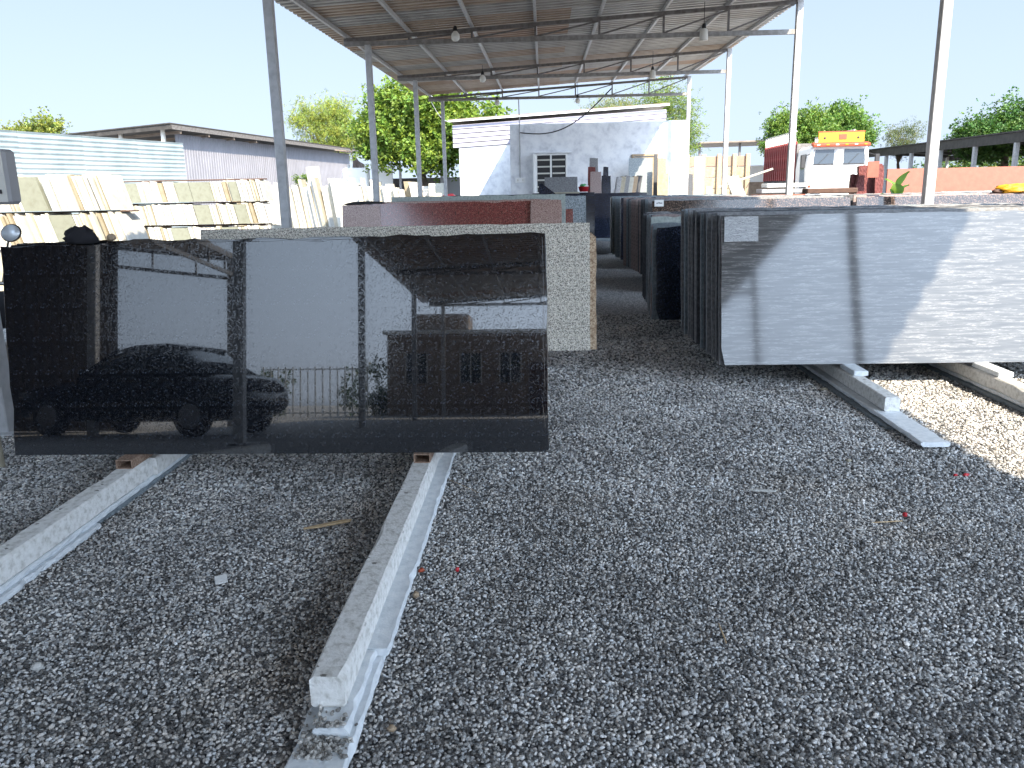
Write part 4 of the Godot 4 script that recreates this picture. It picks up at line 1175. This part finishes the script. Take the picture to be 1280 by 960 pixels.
	single(box(0.22, 0.3, 0.02, 0.004), "pink_scrap", M.terracotta, xf(Vector3(6.214, 1.837, -16.1)), "small salmon panel stuck on the rough maroon stones", "panel")
	# plank bench, stone blocks, plant
	var bn := thing("plank_bench", "dark brown plank resting on crossed legs before the lorry", "bench", Vector3(4.896, 0, -14.5))
	part(box(0.85, 0.09, 0.3, 0.015), "plank", M.wood_dark, bn, xf(Vector3(0, 1.496 - 0.02, 0)))
	for s in [-1, 1]:
		part(bar_mesh(Vector3(s * 0.2 + 0.12, 0, 0.08), Vector3(s * 0.2 - 0.05, 1.33, 0), 0.05, 0.05), "leg", M.wood_dark, bn)
		part(bar_mesh(Vector3(s * 0.2 - 0.16, 0, -0.08), Vector3(s * 0.2 + 0.05, 1.33, -0.02), 0.05, 0.05), "leg", M.wood_dark, bn)
	single(box(0.42, 1.28, 0.35, 0.03), "granite_block", M.granite_grey, xf(Vector3(5.731, 0.64, -14.6)), "grey granite block between the maroon stones and the plant", "block")
	single(box(0.46, 0.05, 0.4, 0.01), "capping_stone", M.lime[2], xf(Vector3(5.731 + 0.02, 1.308, -14.6)), "white capping stone on the grey granite block", "stone")
	single(box(0.4, 1.26, 0.3, 0.03), "granite_block", M.granite_grey, xf(Vector3(6.448, 0.63, -14.6), 0, 12), "grey granite block just left of the right post", "block")
	broad_plant(Vector3(5.755, 0.0, -13.8))
	# yellow bag on the sunlit stack
	var bag := thing("yellow_bag", "crumpled yellow bag lying on the sunlit brown stack", "bag", Vector3(7.160, 1.43, -13.0))
	part(lump(Vector3(0.24, 0.075, 0.13), 91, 0.7, 12, 22, -0.05), "sack", M.yellow, bag, xf(Vector3(0, 0.03, 0)))
	part(lump(Vector3(0.07, 0.03, 0.05), 92, 0.6, 8, 12), "dark_rag", M.wood_dark, bag, xf(Vector3(-0.27, 0.005, 0.02)))
	# small things by the right post
	single(lump(Vector3(0.3, 0.12, 0.25), 95, 0.6, 8, 14), "red_sack", M.cherry, xf(Vector3(-3.959, 1.35, -35.0)), "small red sack on the low white block beside the building", "sack")
	single(box(1.2, 1.25, 0.8, 0.05), "white_block", M.lime[2], xf(Vector3(-3.959, 0.62, -35.1)), "low white stone block beside the building's left wall", "block")

func broad_plant(at: Vector3):
	var p := thing("broad_leaf_plant", "green plant with broad glossy leaves by the right post", "plant", at)
	part(tube_mesh([Vector3(0, 0, 0), Vector3(0.02, 0.6, 0), Vector3(-0.01, 1.15, 0), Vector3(0.0, 1.4, 0.0)], 0.018, 7), "stem", M.green, p)
	var lm := flat(0.05, 0.13, 0.025, 0.4)
	lm.backlight_enabled = true
	lm.backlight = srgb(0.3, 0.45, 0.1)
	var rr := RandomNumberGenerator.new()
	rr.seed = 8
	for k in 9:
		var st := begin()
		st.set_smooth_group(5)
		var L := 0.22 + 0.05 * (k % 3)
		var W := 0.085 + 0.015 * (k % 2)
		var n := 6
		var P := func(i, s):
			var f: float = i / float(n)
			var w := W * sin(PI * clampf(f * 0.92 + 0.05, 0, 1))
			return Vector3(s * w, 0.04 * absf(s) - 0.16 * f * f, L * f)
		for i in n:
			for s in [-1, 1]:
				quad(st, P.call(i, 0), P.call(i, s), P.call(i + 1, s), P.call(i + 1, 0), Vector3.UP)
		var y := 1.12 + 0.045 * k
		part(done(st), "leaf", lm, p, Transform3D(Basis.from_euler(Vector3(-0.95 - 0.05 * k, k * 2.4, 0)), Vector3(0, y, 0)))

func lorry():
	var t := thing("lorry", "white cab lorry with yellow crown board and maroon ribbed load body", "lorry", Vector3(11.75, 0, -34.0), deg_to_rad(-3.0))
	# cab, built from an outline so that the front is raked and rounded
	var o := PackedVector2Array([Vector2(-1.18, 0.55), Vector2(1.18, 0.55), Vector2(1.2, 2.2), Vector2(1.12, 2.95), Vector2(1.0, 3.06), Vector2(-1.0, 3.06), Vector2(-1.12, 2.95), Vector2(-1.2, 2.2)])
	part(prism(o, 1.9, 0.05), "cab", M.white, t)
	part(box(2.42, 0.3, 0.3, 0.05), "bumper", M.white, t, xf(Vector3(0, 0.7, 0.1)))
	for s in [-1, 1]:
		var w := part(box(0.78, 0.56, 0.03, 0.02), "windscreen", M.glass_blue, t, xf(Vector3(s * 0.58, 2.63, 0.02)))
		part(box(0.82, 0.04, 0.05, 0.008), "rubber", M.dark, w, xf(Vector3(0, -0.29, 0)))
		part(bar_mesh(Vector3(-0.2, -0.26, 0.03), Vector3(0.15, 0.1, 0.03), 0.02, 0.015), "wiper", M.dark, w)
		var hl := part(box(0.34, 0.24, 0.05, 0.03), "headlamp", M.grey_paint, t, xf(Vector3(s * 0.82, 1.22, 0.03)))
		part(box(0.24, 0.16, 0.03, 0.03), "lens", M.chrome, hl, xf(Vector3(0, 0, 0.03)))
		var mr := part(box(0.18, 0.5, 0.1, 0.03), "mirror", M.dark, t, xf(Vector3(s * 1.42, 2.45, 0.15)))
		part(bar_mesh(Vector3(0, 0.2, 0), Vector3(-s * 0.3, 0.3, -0.1), 0.03, 0.03), "arm", M.dark, mr)
		part(box(0.06, 1.5, 0.8, 0.02), "side_window", M.glass, t, xf(Vector3(s * 1.17, 2.0, -0.8)))
		for z in [-0.75, -5.2, -6.4]:
			var st := begin()
			lathe(st, [Vector2(0.0, -0.13), Vector2(0.3, -0.13), Vector2(0.48, -0.12), Vector2(0.5, -0.08), Vector2(0.5, 0.08), Vector2(0.48, 0.12), Vector2(0.3, 0.13), Vector2(0.0, 0.13)], 20)
			var wh := part(done(st), "wheel", M.rubber, t, Transform3D(Basis.from_euler(Vector3(0, 0, PI / 2)), Vector3(s * 1.02, 0.5, z)))
			var rm := begin()
			lathe(rm, [Vector2(0.0, -0.15), Vector2(0.26, -0.15), Vector2(0.28, -0.12), Vector2(0.28, 0.12), Vector2(0.26, 0.15), Vector2(0.0, 0.15)], 16)
			part(done(rm), "rim", M.grey_paint, wh)
	part(box(0.26, 0.62, 0.035, 0.01), "screen_post", M.white, t, xf(Vector3(0, 2.63, 0.018)))
	part(box(2.2, 0.03, 0.03, 0.008), "seam", M.grey_paint, t, xf(Vector3(0, 2.05, 0.008)))
	part(box(1.5, 0.34, 0.03, 0.015), "grille", M.off_white, t, xf(Vector3(0, 1.62, 0.015)))
	for k in 5: part(box(1.4, 0.02, 0.02, 0.004), "grille_bar", M.grey_paint, t, xf(Vector3(0, 1.5 + 0.06 * k, 0.034)))
	part(box(0.5, 0.12, 0.02, 0.006), "number_plate", M.off_white, t, xf(Vector3(0.1, 1.36, 0.02)))
	for k in 7: part(box(0.045, 0.07, 0.012, 0.002), "plate_mark", M.dark, t, xf(Vector3(-0.08 + 0.06 * k, 1.36, 0.032)))
	for k in 4: part(box(0.08, 0.05, 0.012, 0.002), "badge_mark", M.grey_paint, t, xf(Vector3(-0.18 + 0.12 * k, 2.14, 0.01)))
	for s in [-1, 1]:
		part(box(0.1, 0.1, 0.04, 0.02), "indicator", M.orange, t, xf(Vector3(s * 1.08, 1.5, 0.02)))
		part(bar_mesh(Vector3(s * 0.95, 2.9, 0.03), Vector3(s * 1.04, 2.34, 0.03), 0.05, 0.02), "screen_pillar", M.white, t)
	# crown board above the cab
	part(box(2.2, 0.13, 0.34, 0.03), "visor", M.orange, t, xf(Vector3(0, 3.09, 0.14), 12))
	var cr := part(box(1.76, 0.4, 0.06, 0.015), "crown_board", M.yellow, t, xf(Vector3(0.02, 3.36, 0.06)))
	part(box(1.8, 0.05, 0.07, 0.01), "trim", M.orange, cr, xf(Vector3(0, 0.21, 0)))
	part(box(1.8, 0.05, 0.07, 0.01), "trim", M.orange, cr, xf(Vector3(0, -0.2, 0)))
	part(box(0.3, 0.2, 0.02, 0.02), "badge", M.orange, cr, xf(Vector3(0.05, 0.02, 0.035)))
	for s in [-1, 1]: part(lump(Vector3(0.05, 0.05, 0.02), 3, 0.4, 6, 8), "star", M.dark, cr, xf(Vector3(s * 0.64, -0.02, 0.03)))
	for k in 6: part(box(0.12, 0.05, 0.02, 0.004), "painted_block", M.yellow if k % 2 else M.off_white, t, xf(Vector3(-0.9 + 0.36 * k, 3.08, 0.318), 12))
	# load body
	part(box(2.4, 0.3, 6.1, 0.02), "chassis", M.dark, t, xf(Vector3(0, 1.6, -5.15)))
	for s in [-1, 1]:
		part(box(0.06, 1.58, 6.0, 0.01), "side_board", M.truck_red, t, xf(Vector3(s * 1.15, 2.55, -5.15)))
		for k in 15: part(box(0.09, 1.6, 0.12, 0.015), "rib", M.truck_red, t, xf(Vector3(s * 1.21, 2.55, -2.3 - 0.41 * k)))
		part(box(0.05, 0.05, 6.0, 0.01), "top_rail", M.off_white, t, xf(Vector3(s * 1.18, 3.76, -5.15)))
		for k in 15: part(bar_mesh(Vector3(s * 1.18, 3.32, -2.3 - 0.41 * k), Vector3(s * 1.18, 3.76, -2.45 - 0.41 * k), 0.06, 0.05), "stake", M.off_white, t)
	part(box(2.3, 1.5, 0.06, 0.01), "headboard", M.steel_dark, t, xf(Vector3(0, 2.5, -2.1)))
	part(box(2.3, 1.6, 0.06, 0.01), "tailboard", M.truck_red, t, xf(Vector3(0, 2.55, -8.15)))

# ------------------------------------------------------------------ vegetation
func sprig(sd: int, n: int, l: float, w: float) -> ArrayMesh:
	# a spray of narrow folded leaves, about one unit across
	var r := RandomNumberGenerator.new()
	r.seed = sd
	var st := begin()
	for i in n:
		var d := Vector3(r.randfn(), r.randfn() * 0.7 + 0.25, r.randfn()).normalized()
		var s := d.cross(Vector3(r.randfn(), r.randfn(), r.randfn())).normalized()
		var u := s.cross(d)
		var base := d * 0.08
		var tip := d * l * r.randf_range(0.75, 1.1)
		var mid := (base + tip) * 0.5 - u * 0.04
		tri(st, base, mid + s * w, tip, u)
		tri(st, base, mid - s * w, tip, u)
	return done(st)

func crown_part(parent: Node, called: String, blobs: Array, count: int, size: float, col: Array, sd: int, clumps: int, spread: float, leaf := 0, narrow := false):
	var r := RandomNumberGenerator.new()
	r.seed = sd
	var cl := []
	for i in clumps:
		var b = blobs[r.randi() % blobs.size()]
		var d := Vector3(r.randfn(), r.randfn(), r.randfn()).normalized()
		var f := pow(r.randf(), 0.4)
		if d.y < -0.4: f *= 0.8
		cl.append([b[0] + d * f * b[1], d, r.randf_range(0.6, 1.25)])
	var mm := MultiMesh.new()
	mm.transform_format = MultiMesh.TRANSFORM_3D
	mm.use_colors = true
	mm.mesh = sprig(sd, 7, 0.55, 0.05 if narrow else 0.13)
	mm.instance_count = count
	for i in count:
		var c = cl[i % clumps]
		var off: Vector3 = Vector3(r.randfn(), r.randfn() * 0.75, r.randfn()) * spread * 0.5 * c[2]
		var b := Basis.from_euler(Vector3(r.randf_range(-0.8, 0.8), r.randf() * TAU, r.randf_range(-0.8, 0.8))).scaled(Vector3.ONE * size * r.randf_range(0.7, 1.3))
		mm.set_instance_transform(i, Transform3D(b, c[0] + off))
		var v := r.randf_range(0.65, 1.35)
		var y := r.randf_range(-0.15, 0.25)
		mm.set_instance_color(i, Color(col[0] * v * (1.0 + y), col[1] * v, col[2] * v * (1.0 - y)))
	var o := MultiMeshInstance3D.new()
	o.name = called
	o.multimesh = mm
	o.material_override = M.leaf[leaf]
	o.set_meta("kind", "stuff")
	parent.add_child(o, true)
	return cl

func tree(called: String, label: String, at: Vector3, fork: float, tr: float, blobs: Array, count: int, size: float, col: Array, sd: int, clumps: int, spread: float, narrow := false):
	var t := thing(called, label, "tree", at, 0, "trees round the yard")
	var r := RandomNumberGenerator.new()
	r.seed = sd
	var cl = crown_part(t, "crown", blobs, count, size, col, sd, clumps, spread, 0, narrow)
	var st := begin()
	var top := Vector3(r.randf_range(-0.2, 0.2), fork, r.randf_range(-0.2, 0.2))
	tube(st, [Vector3.ZERO, Vector3(0.06, fork * 0.4, 0), top], [tr * 1.25, tr, tr * 0.75], 9)
	part(done(st), "trunk", M.bark, t)
	for i in mini(9, clumps):
		var e: Vector3 = cl[i][0]
		var mid := top.lerp(e, 0.5) + Vector3(0, (e.y - top.y) * 0.12, 0)
		var bs := begin()
		tube(bs, [top, mid, e], [tr * 0.5, tr * 0.26, tr * 0.06], 7)
		part(done(bs), "limb", M.bark, t)
	return t

func bush(called: String, label: String, at: Vector3, rad: Vector3, count: int, size: float, col := [0.09, 0.16, 0.03], sd := 60):
	var t := thing(called, label, "bush", at)
	crown_part(t, "foliage", [[Vector3.ZERO, rad]], count, size, col, sd, 14, rad.x * 0.5)
	var st := begin()
	for k in 4: tube(st, [Vector3(0.05 * k - 0.08, -at.y, 0), Vector3(0.1 * k - 0.15, rad.y * 0.3, 0.04)], [0.025, 0.012], 6)
	part(done(st), "stem", M.bark, t)

func vegetation():
	tree("mango_tree", "big dense green tree beside the white building", Vector3(-6.5, 0, -45), 2.6, 0.32, [[Vector3(0.1, 5.9, 0), Vector3(2.5, 2.1, 2.6)], [Vector3(-1.9, 4.5, 0.4), Vector3(1.7, 1.9, 1.8)], [Vector3(2.3, 4.9, 0), Vector3(2.0, 1.5, 1.8)], [Vector3(0.6, 4.2, 0.8), Vector3(2.2, 1.7, 1.6)]], 9000, 0.46, [0.135, 0.22, 0.03], 201, 150, 0.9)
	tree("feathery_tree", "light yellow green feathery tree behind the lavender shed", Vector3(-17.024, 0, -66), 4.0, 0.25, [[Vector3(0, 7.0, 0), Vector3(2.9, 1.7, 2.2)], [Vector3(0.9, 5.6, 0), Vector3(2.6, 1.6, 2.0)]], 4600, 0.42, [0.22, 0.28, 0.05], 202, 110, 0.95, true)
	tree("far_left_tree", "small light green treetop above the fence at the far left", Vector3(-30.114, 0, -50), 3.2, 0.2, [[Vector3(0, 5.3, 0), Vector3(1.3, 0.9, 1.2)], [Vector3(-1.4, 4.9, 0), Vector3(0.9, 0.8, 0.9)]], 1700, 0.36, [0.18, 0.23, 0.05], 203, 46, 0.8)
	tree("far_left_tree", "smaller pale treetop at the left picture edge", Vector3(-33.485, 0, -52), 3.2, 0.2, [[Vector3(0, 5.2, 0), Vector3(1.2, 0.7, 1.0)]], 1000, 0.36, [0.18, 0.2, 0.06], 204, 26, 0.7)
	tree("wispy_tree", "wispy green tree rising behind the white building's roof", Vector3(6.828, 0, -50), 3.6, 0.2, [[Vector3(0, 6.0, 0), Vector3(1.5, 1.9, 1.4)], [Vector3(0.9, 4.4, 0), Vector3(1.1, 1.9, 1.1)]], 2600, 0.4, [0.15, 0.22, 0.05], 205, 70, 0.9, true)
	tree("wispy_tree", "thin wispy treetop above the middle of the white building", Vector3(4.205, 0, -54), 4.2, 0.15, [[Vector3(0, 6.2, 0), Vector3(1.7, 0.85, 1.2)]], 1100, 0.34, [0.17, 0.2, 0.06], 206, 40, 0.8, true)
	tree("round_tree", "rounded green tree behind the lorry, left of the pair", Vector3(20.967, 0, -72), 3.2, 0.28, [[Vector3(-0.4, 5.2, 0), Vector3(2.2, 1.9, 2.0)], [Vector3(1.2, 5.7, 0), Vector3(1.9, 1.8, 2.0)]], 4200, 0.45, [0.12, 0.21, 0.035], 207, 90, 1.0)
	tree("round_tree", "rounded green tree behind the lorry, right of the pair", Vector3(25.623, 0, -74), 3.2, 0.28, [[Vector3(0.2, 5.8, 0), Vector3(2.2, 2.2, 2.2)]], 4200, 0.45, [0.105, 0.2, 0.035], 208, 90, 1.0)
	tree("sparse_tree", "small sparse grey green tree right of the lorry", Vector3(31.310, 0, -75), 3.2, 0.16, [[Vector3(0, 5.2, 0), Vector3(1.4, 1.5, 1.2)]], 900, 0.4, [0.12, 0.15, 0.06], 209, 36, 0.9, true)
	tree("dark_tree", "large dark green tree above the long shed at the right edge", Vector3(32.163, 0, -60), 3.4, 0.3, [[Vector3(0.9, 4.9, 0), Vector3(2.6, 2.1, 2.3)], [Vector3(-1.5, 4.2, 0), Vector3(1.6, 1.4, 1.6)]], 5200, 0.45, [0.075, 0.16, 0.04], 210, 110, 1.0)
	# hedge of bushes seen through the long shed
	for k in 9:
		bush("hedge_bush", ["green bush seen through the long shed behind the first post", "green bush beyond the long shed"][0 if k == 0 else 1], Vector3(37.5 + 0.3 * (k % 3), 1.9, -44.0 - 5.0 * k), Vector3(2.4, 1.9 + 0.2 * (k % 3), 2.6), 420, 0.6, [0.1, 0.17, 0.04], 300 + k)
		get_child(get_child_count() - 1).set_meta("group", "bushes beyond the long shed")

# ------------------------------------------------------------------ at the left picture edge
func left_edge():
	var e := thing("meter_box", "grey steel meter box on the post at the left picture edge", "meter box", Vector3(-3.52, 1.74, -5.2), deg_to_rad(4))
	part(box(0.3, 0.34, 0.14, 0.02), "case", M.grey_paint, e)
	part(box(0.27, 0.31, 0.01, 0.004), "door", M.off_white, e, xf(Vector3(0, 0, 0.074)))
	part(box(0.02, 0.025, 0.012, 0.002), "latch", M.dark, e, xf(Vector3(0.1, -0.09, 0.084)))
	part(box(0.26, 0.05, 0.04, 0.004), "bracket", M.steel_dark, e, xf(Vector3(-0.2, 0, -0.09)))
	# motorcycle parked behind the black stack; only its mirror shows
	var b := thing("motorcycle", "parked motorcycle behind the black stack, its round mirror showing", "motorcycle", Vector3(-4.1, 0, -5.75))
	for x in [-0.62, 0.62]:
		var pts := []
		for k in 25: pts.append(Vector3(x + 0.28 * cos(TAU * k / 24.0), 0.3 + 0.28 * sin(TAU * k / 24.0), 0))
		var w := part(tube_mesh(pts, 0.045, 8), "wheel", M.rubber, b)
		var st := begin()
		for k in 8: bar(st, Vector3(x, 0.3, 0), Vector3(x + 0.25 * cos(TAU * k / 8.0), 0.3 + 0.25 * sin(TAU * k / 8.0), 0), 0.012, 0.012)
		part(done(st), "spokes", M.chrome, w)
	part(lump(Vector3(0.3, 0.14, 0.13), 11, 0.2, 10, 16), "tank", M.cloth, b, xf(Vector3(0.12, 0.82, 0)))
	part(lump(Vector3(0.34, 0.07, 0.13), 12, 0.2, 8, 16), "seat", M.cloth, b, xf(Vector3(-0.4, 0.8, 0)))
	part(box(0.4, 0.3, 0.22, 0.04), "engine", M.steel_dark, b, xf(Vector3(0, 0.42, 0)))
	part(bar_mesh(Vector3(-0.62, 0.32, 0.1), Vector3(-0.05, 0.74, 0.08), 0.03, 0.03), "frame", M.dark, b)
	for s in [-1, 1]: part(tube_mesh([Vector3(0.62, 0.3, s * 0.08), Vector3(0.42, 1.0, s * 0.08)], 0.02, 8), "fork", M.chrome, b)
	part(tube_mesh([Vector3(0.34, 1.05, -0.36), Vector3(0.42, 1.02, -0.12), Vector3(0.42, 1.02, 0.12), Vector3(0.34, 1.05, 0.36)], 0.014, 8), "handlebar", M.chrome, b)
	for s in [1]:
		var m := part(tube_mesh([Vector3(0.36, 1.05, s * 0.26), Vector3(0.36 + 0.12, 1.36, s * 0.3)], 0.007, 6), "mirror_stem", M.dark, b)
		var st := begin()
		lathe(st, [Vector2(0.0, -0.012), Vector2(0.05, -0.01), Vector2(0.062, 0.0), Vector2(0.06, 0.006), Vector2(0.0, 0.006)], 20)
		var c := part(done(st), "mirror", M.dark, b, Transform3D(Basis.from_euler(Vector3(1.3, -0.6, -0.4)).scaled(Vector3(1.3, 1, 1)), Vector3(0.5, 1.38, s * 0.3)))
		var gs := begin()
		lathe(gs, [Vector2(0.055, 0.0), Vector2(0.055, 0.002), Vector2(0.0, 0.003)], 20)
		part(done(gs), "mirror_glass", M.mirror, c, xf(Vector3(0, 0.006, 0)))
	var p := thing("bamboo_pole", "pale bamboo pole with a green band at the left picture edge", "pole", Vector3(-3.355, 0, -4.62))
	part(tube_mesh([Vector3(0, 0.0, 0), Vector3(-0.03, 0.45, -0.04), Vector3(-0.09, 1.0, -0.1)], 0.026, 9), "cane", M.lime[1], p)
	part(tube_mesh([Vector3(-0.022, 0.33, -0.03), Vector3(-0.0235, 0.35, -0.032)], 0.03, 10), "band", M.green, p)

# ------------------------------------------------------------------ what the polished slabs mirror, behind the camera
func behind_camera():
	# lean-to shed with lattice girders, behind left
	var t := thing("lattice_shed", "open shed with lattice girders mirrored at the left of the black slab", "shed", Vector3(-7.3, 0, 0.5))
	var st := begin()
	var a := Vector3(0, 4.0, -8.0)
	var b := Vector3(0, 4.0, 10.0)
	var c := Vector3(-8.5, 5.0, 10.0)
	var d := Vector3(-8.5, 5.0, -8.0)
	var up := Vector3(0, 0.05, 0)
	quad(st, a, b, c, d, Vector3.DOWN)
	quad(st, a + up, b + up, c + up, d + up, Vector3.UP)
	quad(st, a, b, b + up, a + up, Vector3.RIGHT)
	quad(st, a, d, d + up, a + up, Vector3.FORWARD)
	quad(st, b, c, c + up, b + up, Vector3.BACK)
	part(done(st), "roof", M.roof_brown, t)
	var g := begin()
	bar(g, a + Vector3(0, -0.05, 0), b + Vector3(0, -0.05, 0), 0.06, 0.08)
	bar(g, a + Vector3(0, -0.45, 0), b + Vector3(0, -0.45, 0), 0.06, 0.08)
	for k in 21:
		var q := a.lerp(b, k / 20.0)
		bar(g, q + Vector3(0, -0.05, 0), q + Vector3(0, -0.45, 0), 0.04, 0.04)
	part(done(g), "eave_girder", M.steel_dark, t)
	g = begin()
	bar(g, b + Vector3(0, -0.05, 0), c + Vector3(0, -0.05, 0), 0.06, 0.08)
	bar(g, b + Vector3(0, -0.5, 0), c + Vector3(0, -0.5, 0), 0.06, 0.08)
	for k in 9:
		var f := k / 8.0
		bar(g, (b + Vector3(0, -0.05, 0)).lerp(c + Vector3(0, -0.05, 0), f), (b + Vector3(0, -0.5, 0)).lerp(c + Vector3(0, -0.5, 0), f), 0.04, 0.04)
	part(done(g), "end_girder", M.steel_dark, t)
	for k in 4: part(box(0.14, 3.95, 0.14, 0.008), "post", M.steel, t, xf(Vector3(-0.05, 1.97, -7.8 + 5.8 * k)))
	st = begin()
	corrugated(st, 4.2, 12.0, 0.25, 0.04)
	var wb := Basis(Vector3.UP, Vector3.RIGHT, Vector3(0, 0, 1))
	wb.y = wb.z.cross(wb.x)
	part(done(st), "wall_sheet", M.steel_dark, t, Transform3D(wb, Vector3(-4.2, 2.1, 0.5)))
	st = begin()
	corrugated(st, 4.4, 7.5, 0.25, 0.05)
	part(done(st), "end_wall", M.roof_brown, t, Transform3D(Basis(Vector3.UP, Vector3(0, 0, -1), Vector3(-1, 0, 0)), Vector3(-4.9, 2.2, 6.6)))
	part(box(0.06, 1.0, 1.6, 0.01), "notice_panel", M.off_white, t, xf(Vector3(-4.05, 1.6, 5.2)))
	# parked dark car
	car(Vector3(-6.5, 0, 4.7), deg_to_rad(14))
	# low house and gate across the yard
	var h := thing("low_house", "low brown house mirrored at the right of the black slab", "house", Vector3(-2.8, 0, 24))
	part(box(7.2, 3.3, 4.0, 0.03), "wall", M.brick_wall, h, xf(Vector3(0, 1.65, 2.0)))
	part(box(7.5, 0.14, 4.4, 0.02), "roof_slab", M.concrete, h, xf(Vector3(0, 3.37, 2.0)))
	part(box(2.4, 0.8, 2.0, 0.03), "tank_room", M.brick_wall, h, xf(Vector3(-1.6, 3.84, 2.2)))
	for x in [-2.4, -0.2, 1.4]:
		var w := part(box(0.9, 1.2, 0.05, 0.01), "window", M.glass, h, xf(Vector3(x, 1.9, -0.01)))
		for s in [-1, 0, 1]: part(box(0.05, 1.2, 0.06, 0.005), "frame", M.off_white, w, xf(Vector3(s * 0.43, 0, -0.01)))
	part(box(0.9, 2.1, 0.05, 0.01), "door", M.wood_dark, h, xf(Vector3(2.6, 1.05, -0.01)))
	var q := thing("barred_gate", "pale barred gate mirrored behind the dark car", "gate", Vector3(-9.2, 0, 23.5))
	for k in 15: part(box(0.05, 2.0, 0.05, 0.004), "bar", M.off_white, q, xf(Vector3(-2.1 + 0.3 * k, 1.0, 0)))
	for y in [0.15, 1.9]: part(box(4.3, 0.06, 0.06, 0.004), "rail", M.off_white, q, xf(Vector3(0, y, 0)))
	for k in 5:
		bush("yard_bush", "dark bush along the far side of the yard behind the camera", Vector3([-15.0, -12.5, -6.8, 3.0, 7.0][k], 1.0, 26.0 + k % 2), Vector3(1.5, 1.1, 1.2), 260, 0.5, [0.06, 0.1, 0.03], 340 + k)
		get_child(get_child_count() - 1).set_meta("group", "bushes behind the camera")

func car(at: Vector3, turn: float):
	var t := thing("parked_car", "dark blue saloon car mirrored in the black slab", "car", at, turn)
	# body from stations along its length, one smooth shell: x along the car, front at -x
	var stx := [-2.15, -2.05, -1.6, -0.9, -0.75, 0.0, 0.55, 0.95, 1.5, 1.95, 2.1]
	var top := [0.62, 0.78, 0.86, 0.94, 0.96, 0.97, 0.97, 0.98, 0.99, 0.94, 0.75]
	var bot := [0.35, 0.25, 0.22, 0.22, 0.22, 0.22, 0.22, 0.22, 0.24, 0.3, 0.4]
	var wid := [0.55, 0.76, 0.84, 0.86, 0.86, 0.87, 0.87, 0.86, 0.84, 0.78, 0.66]
	var loft := func(X, T, B, W, round_top):
		var st := begin()
		st.set_smooth_group(6)
		var rings := []
		for i in X.size():
			var ring := []
			for k in 16:
				var a := TAU * k / 16.0
				var cx := cos(a)
				var sy := sin(a)
				var z: float = signf(cx) * pow(absf(cx), 0.45) * W[i]
				var y: float = (T[i] + B[i]) / 2 + signf(sy) * pow(absf(sy), 0.5) * (T[i] - B[i]) / 2
				if round_top and sy > 0: z *= 1.0 - 0.22 * sy
				ring.append(Vector3(X[i], y, z))
			rings.append(ring)
		for i in X.size() - 1:
			for k in 16:
				var k2 := (k + 1) % 16
				var c := Vector3((X[i] + X[i + 1]) / 2, (T[i] + B[i]) / 2, 0)
				quad(st, rings[i][k], rings[i][k2], rings[i + 1][k2], rings[i + 1][k], (rings[i][k] + rings[i + 1][k2]) / 2 - c)
		for e in [0, X.size() - 1]:
			for k in 16: tri(st, Vector3(X[e], (T[e] + B[e]) / 2, 0), rings[e][k], rings[e][(k + 1) % 16], Vector3(-1 if e == 0 else 1, 0, 0))
		return done(st)
	part(loft.call(stx, top, bot, wid, false), "body", M.car, t)
	part(loft.call([-0.95, -0.3, 0.0, 0.6, 1.0, 1.55], [0.98, 1.38, 1.45, 1.47, 1.4, 1.02], [0.9, 0.9, 0.9, 0.9, 0.9, 0.9], [0.72, 0.7, 0.68, 0.68, 0.68, 0.7], true), "cabin", M.glass, t)
	part(loft.call([-0.25, 0.0, 0.6, 1.0], [1.41, 1.475, 1.49, 1.43], [1.36, 1.4, 1.42, 1.36], [0.53, 0.52, 0.52, 0.53], false), "roof", M.car, t)
	for s in [-1, 1]:
		part(bar_mesh(Vector3(-0.85, 0.99, s * 0.68), Vector3(-0.25, 1.4, s * 0.54), 0.06, 0.05), "pillar", M.car, t)
		part(bar_mesh(Vector3(0.35, 0.98, s * 0.7), Vector3(0.35, 1.44, s * 0.55), 0.07, 0.05), "pillar", M.car, t)
		part(box(0.16, 0.1, 0.1, 0.03), "mirror", M.car, t, xf(Vector3(-0.6, 1.02, s * 0.92)))
		part(box(0.14, 0.12, 0.34, 0.03), "headlamp", M.chrome, t, xf(Vector3(-2.05, 0.68, s * 0.58)))
		for x in [-1.35, 1.35]:
			var st := begin()
			lathe(st, [Vector2(0.0, -0.1), Vector2(0.2, -0.1), Vector2(0.3, -0.09), Vector2(0.32, -0.06), Vector2(0.32, 0.06), Vector2(0.3, 0.09), Vector2(0.2, 0.1), Vector2(0.0, 0.1)], 20)
			var wh := part(done(st), "wheel", M.rubber, t, Transform3D(Basis.from_euler(Vector3(PI / 2, 0, 0)), Vector3(x, 0.32, s * 0.8)))
			var rm := begin()
			lathe(rm, [Vector2(0.0, -0.11), Vector2(0.19, -0.11), Vector2(0.2, -0.09), Vector2(0.2, 0.09), Vector2(0.19, 0.11), Vector2(0.0, 0.11)], 16)
			part(done(rm), "rim", M.grey_paint, wh)

func _ready():
	add_camera_sky_sun()
	make_materials()
	M.glass_blue = flat(0.05, 0.065, 0.085, 0.04)
	ground_sheet()
	canopy()
	building()
	left_sheds()
	right_side()
	vegetation()
	behind_camera()
	lorry()
	near_stacks()
	left_rows()
	left_piles()
	upright_offcuts()
	rails()
	left_edge()
	lamps()
	gravel()
	debris()
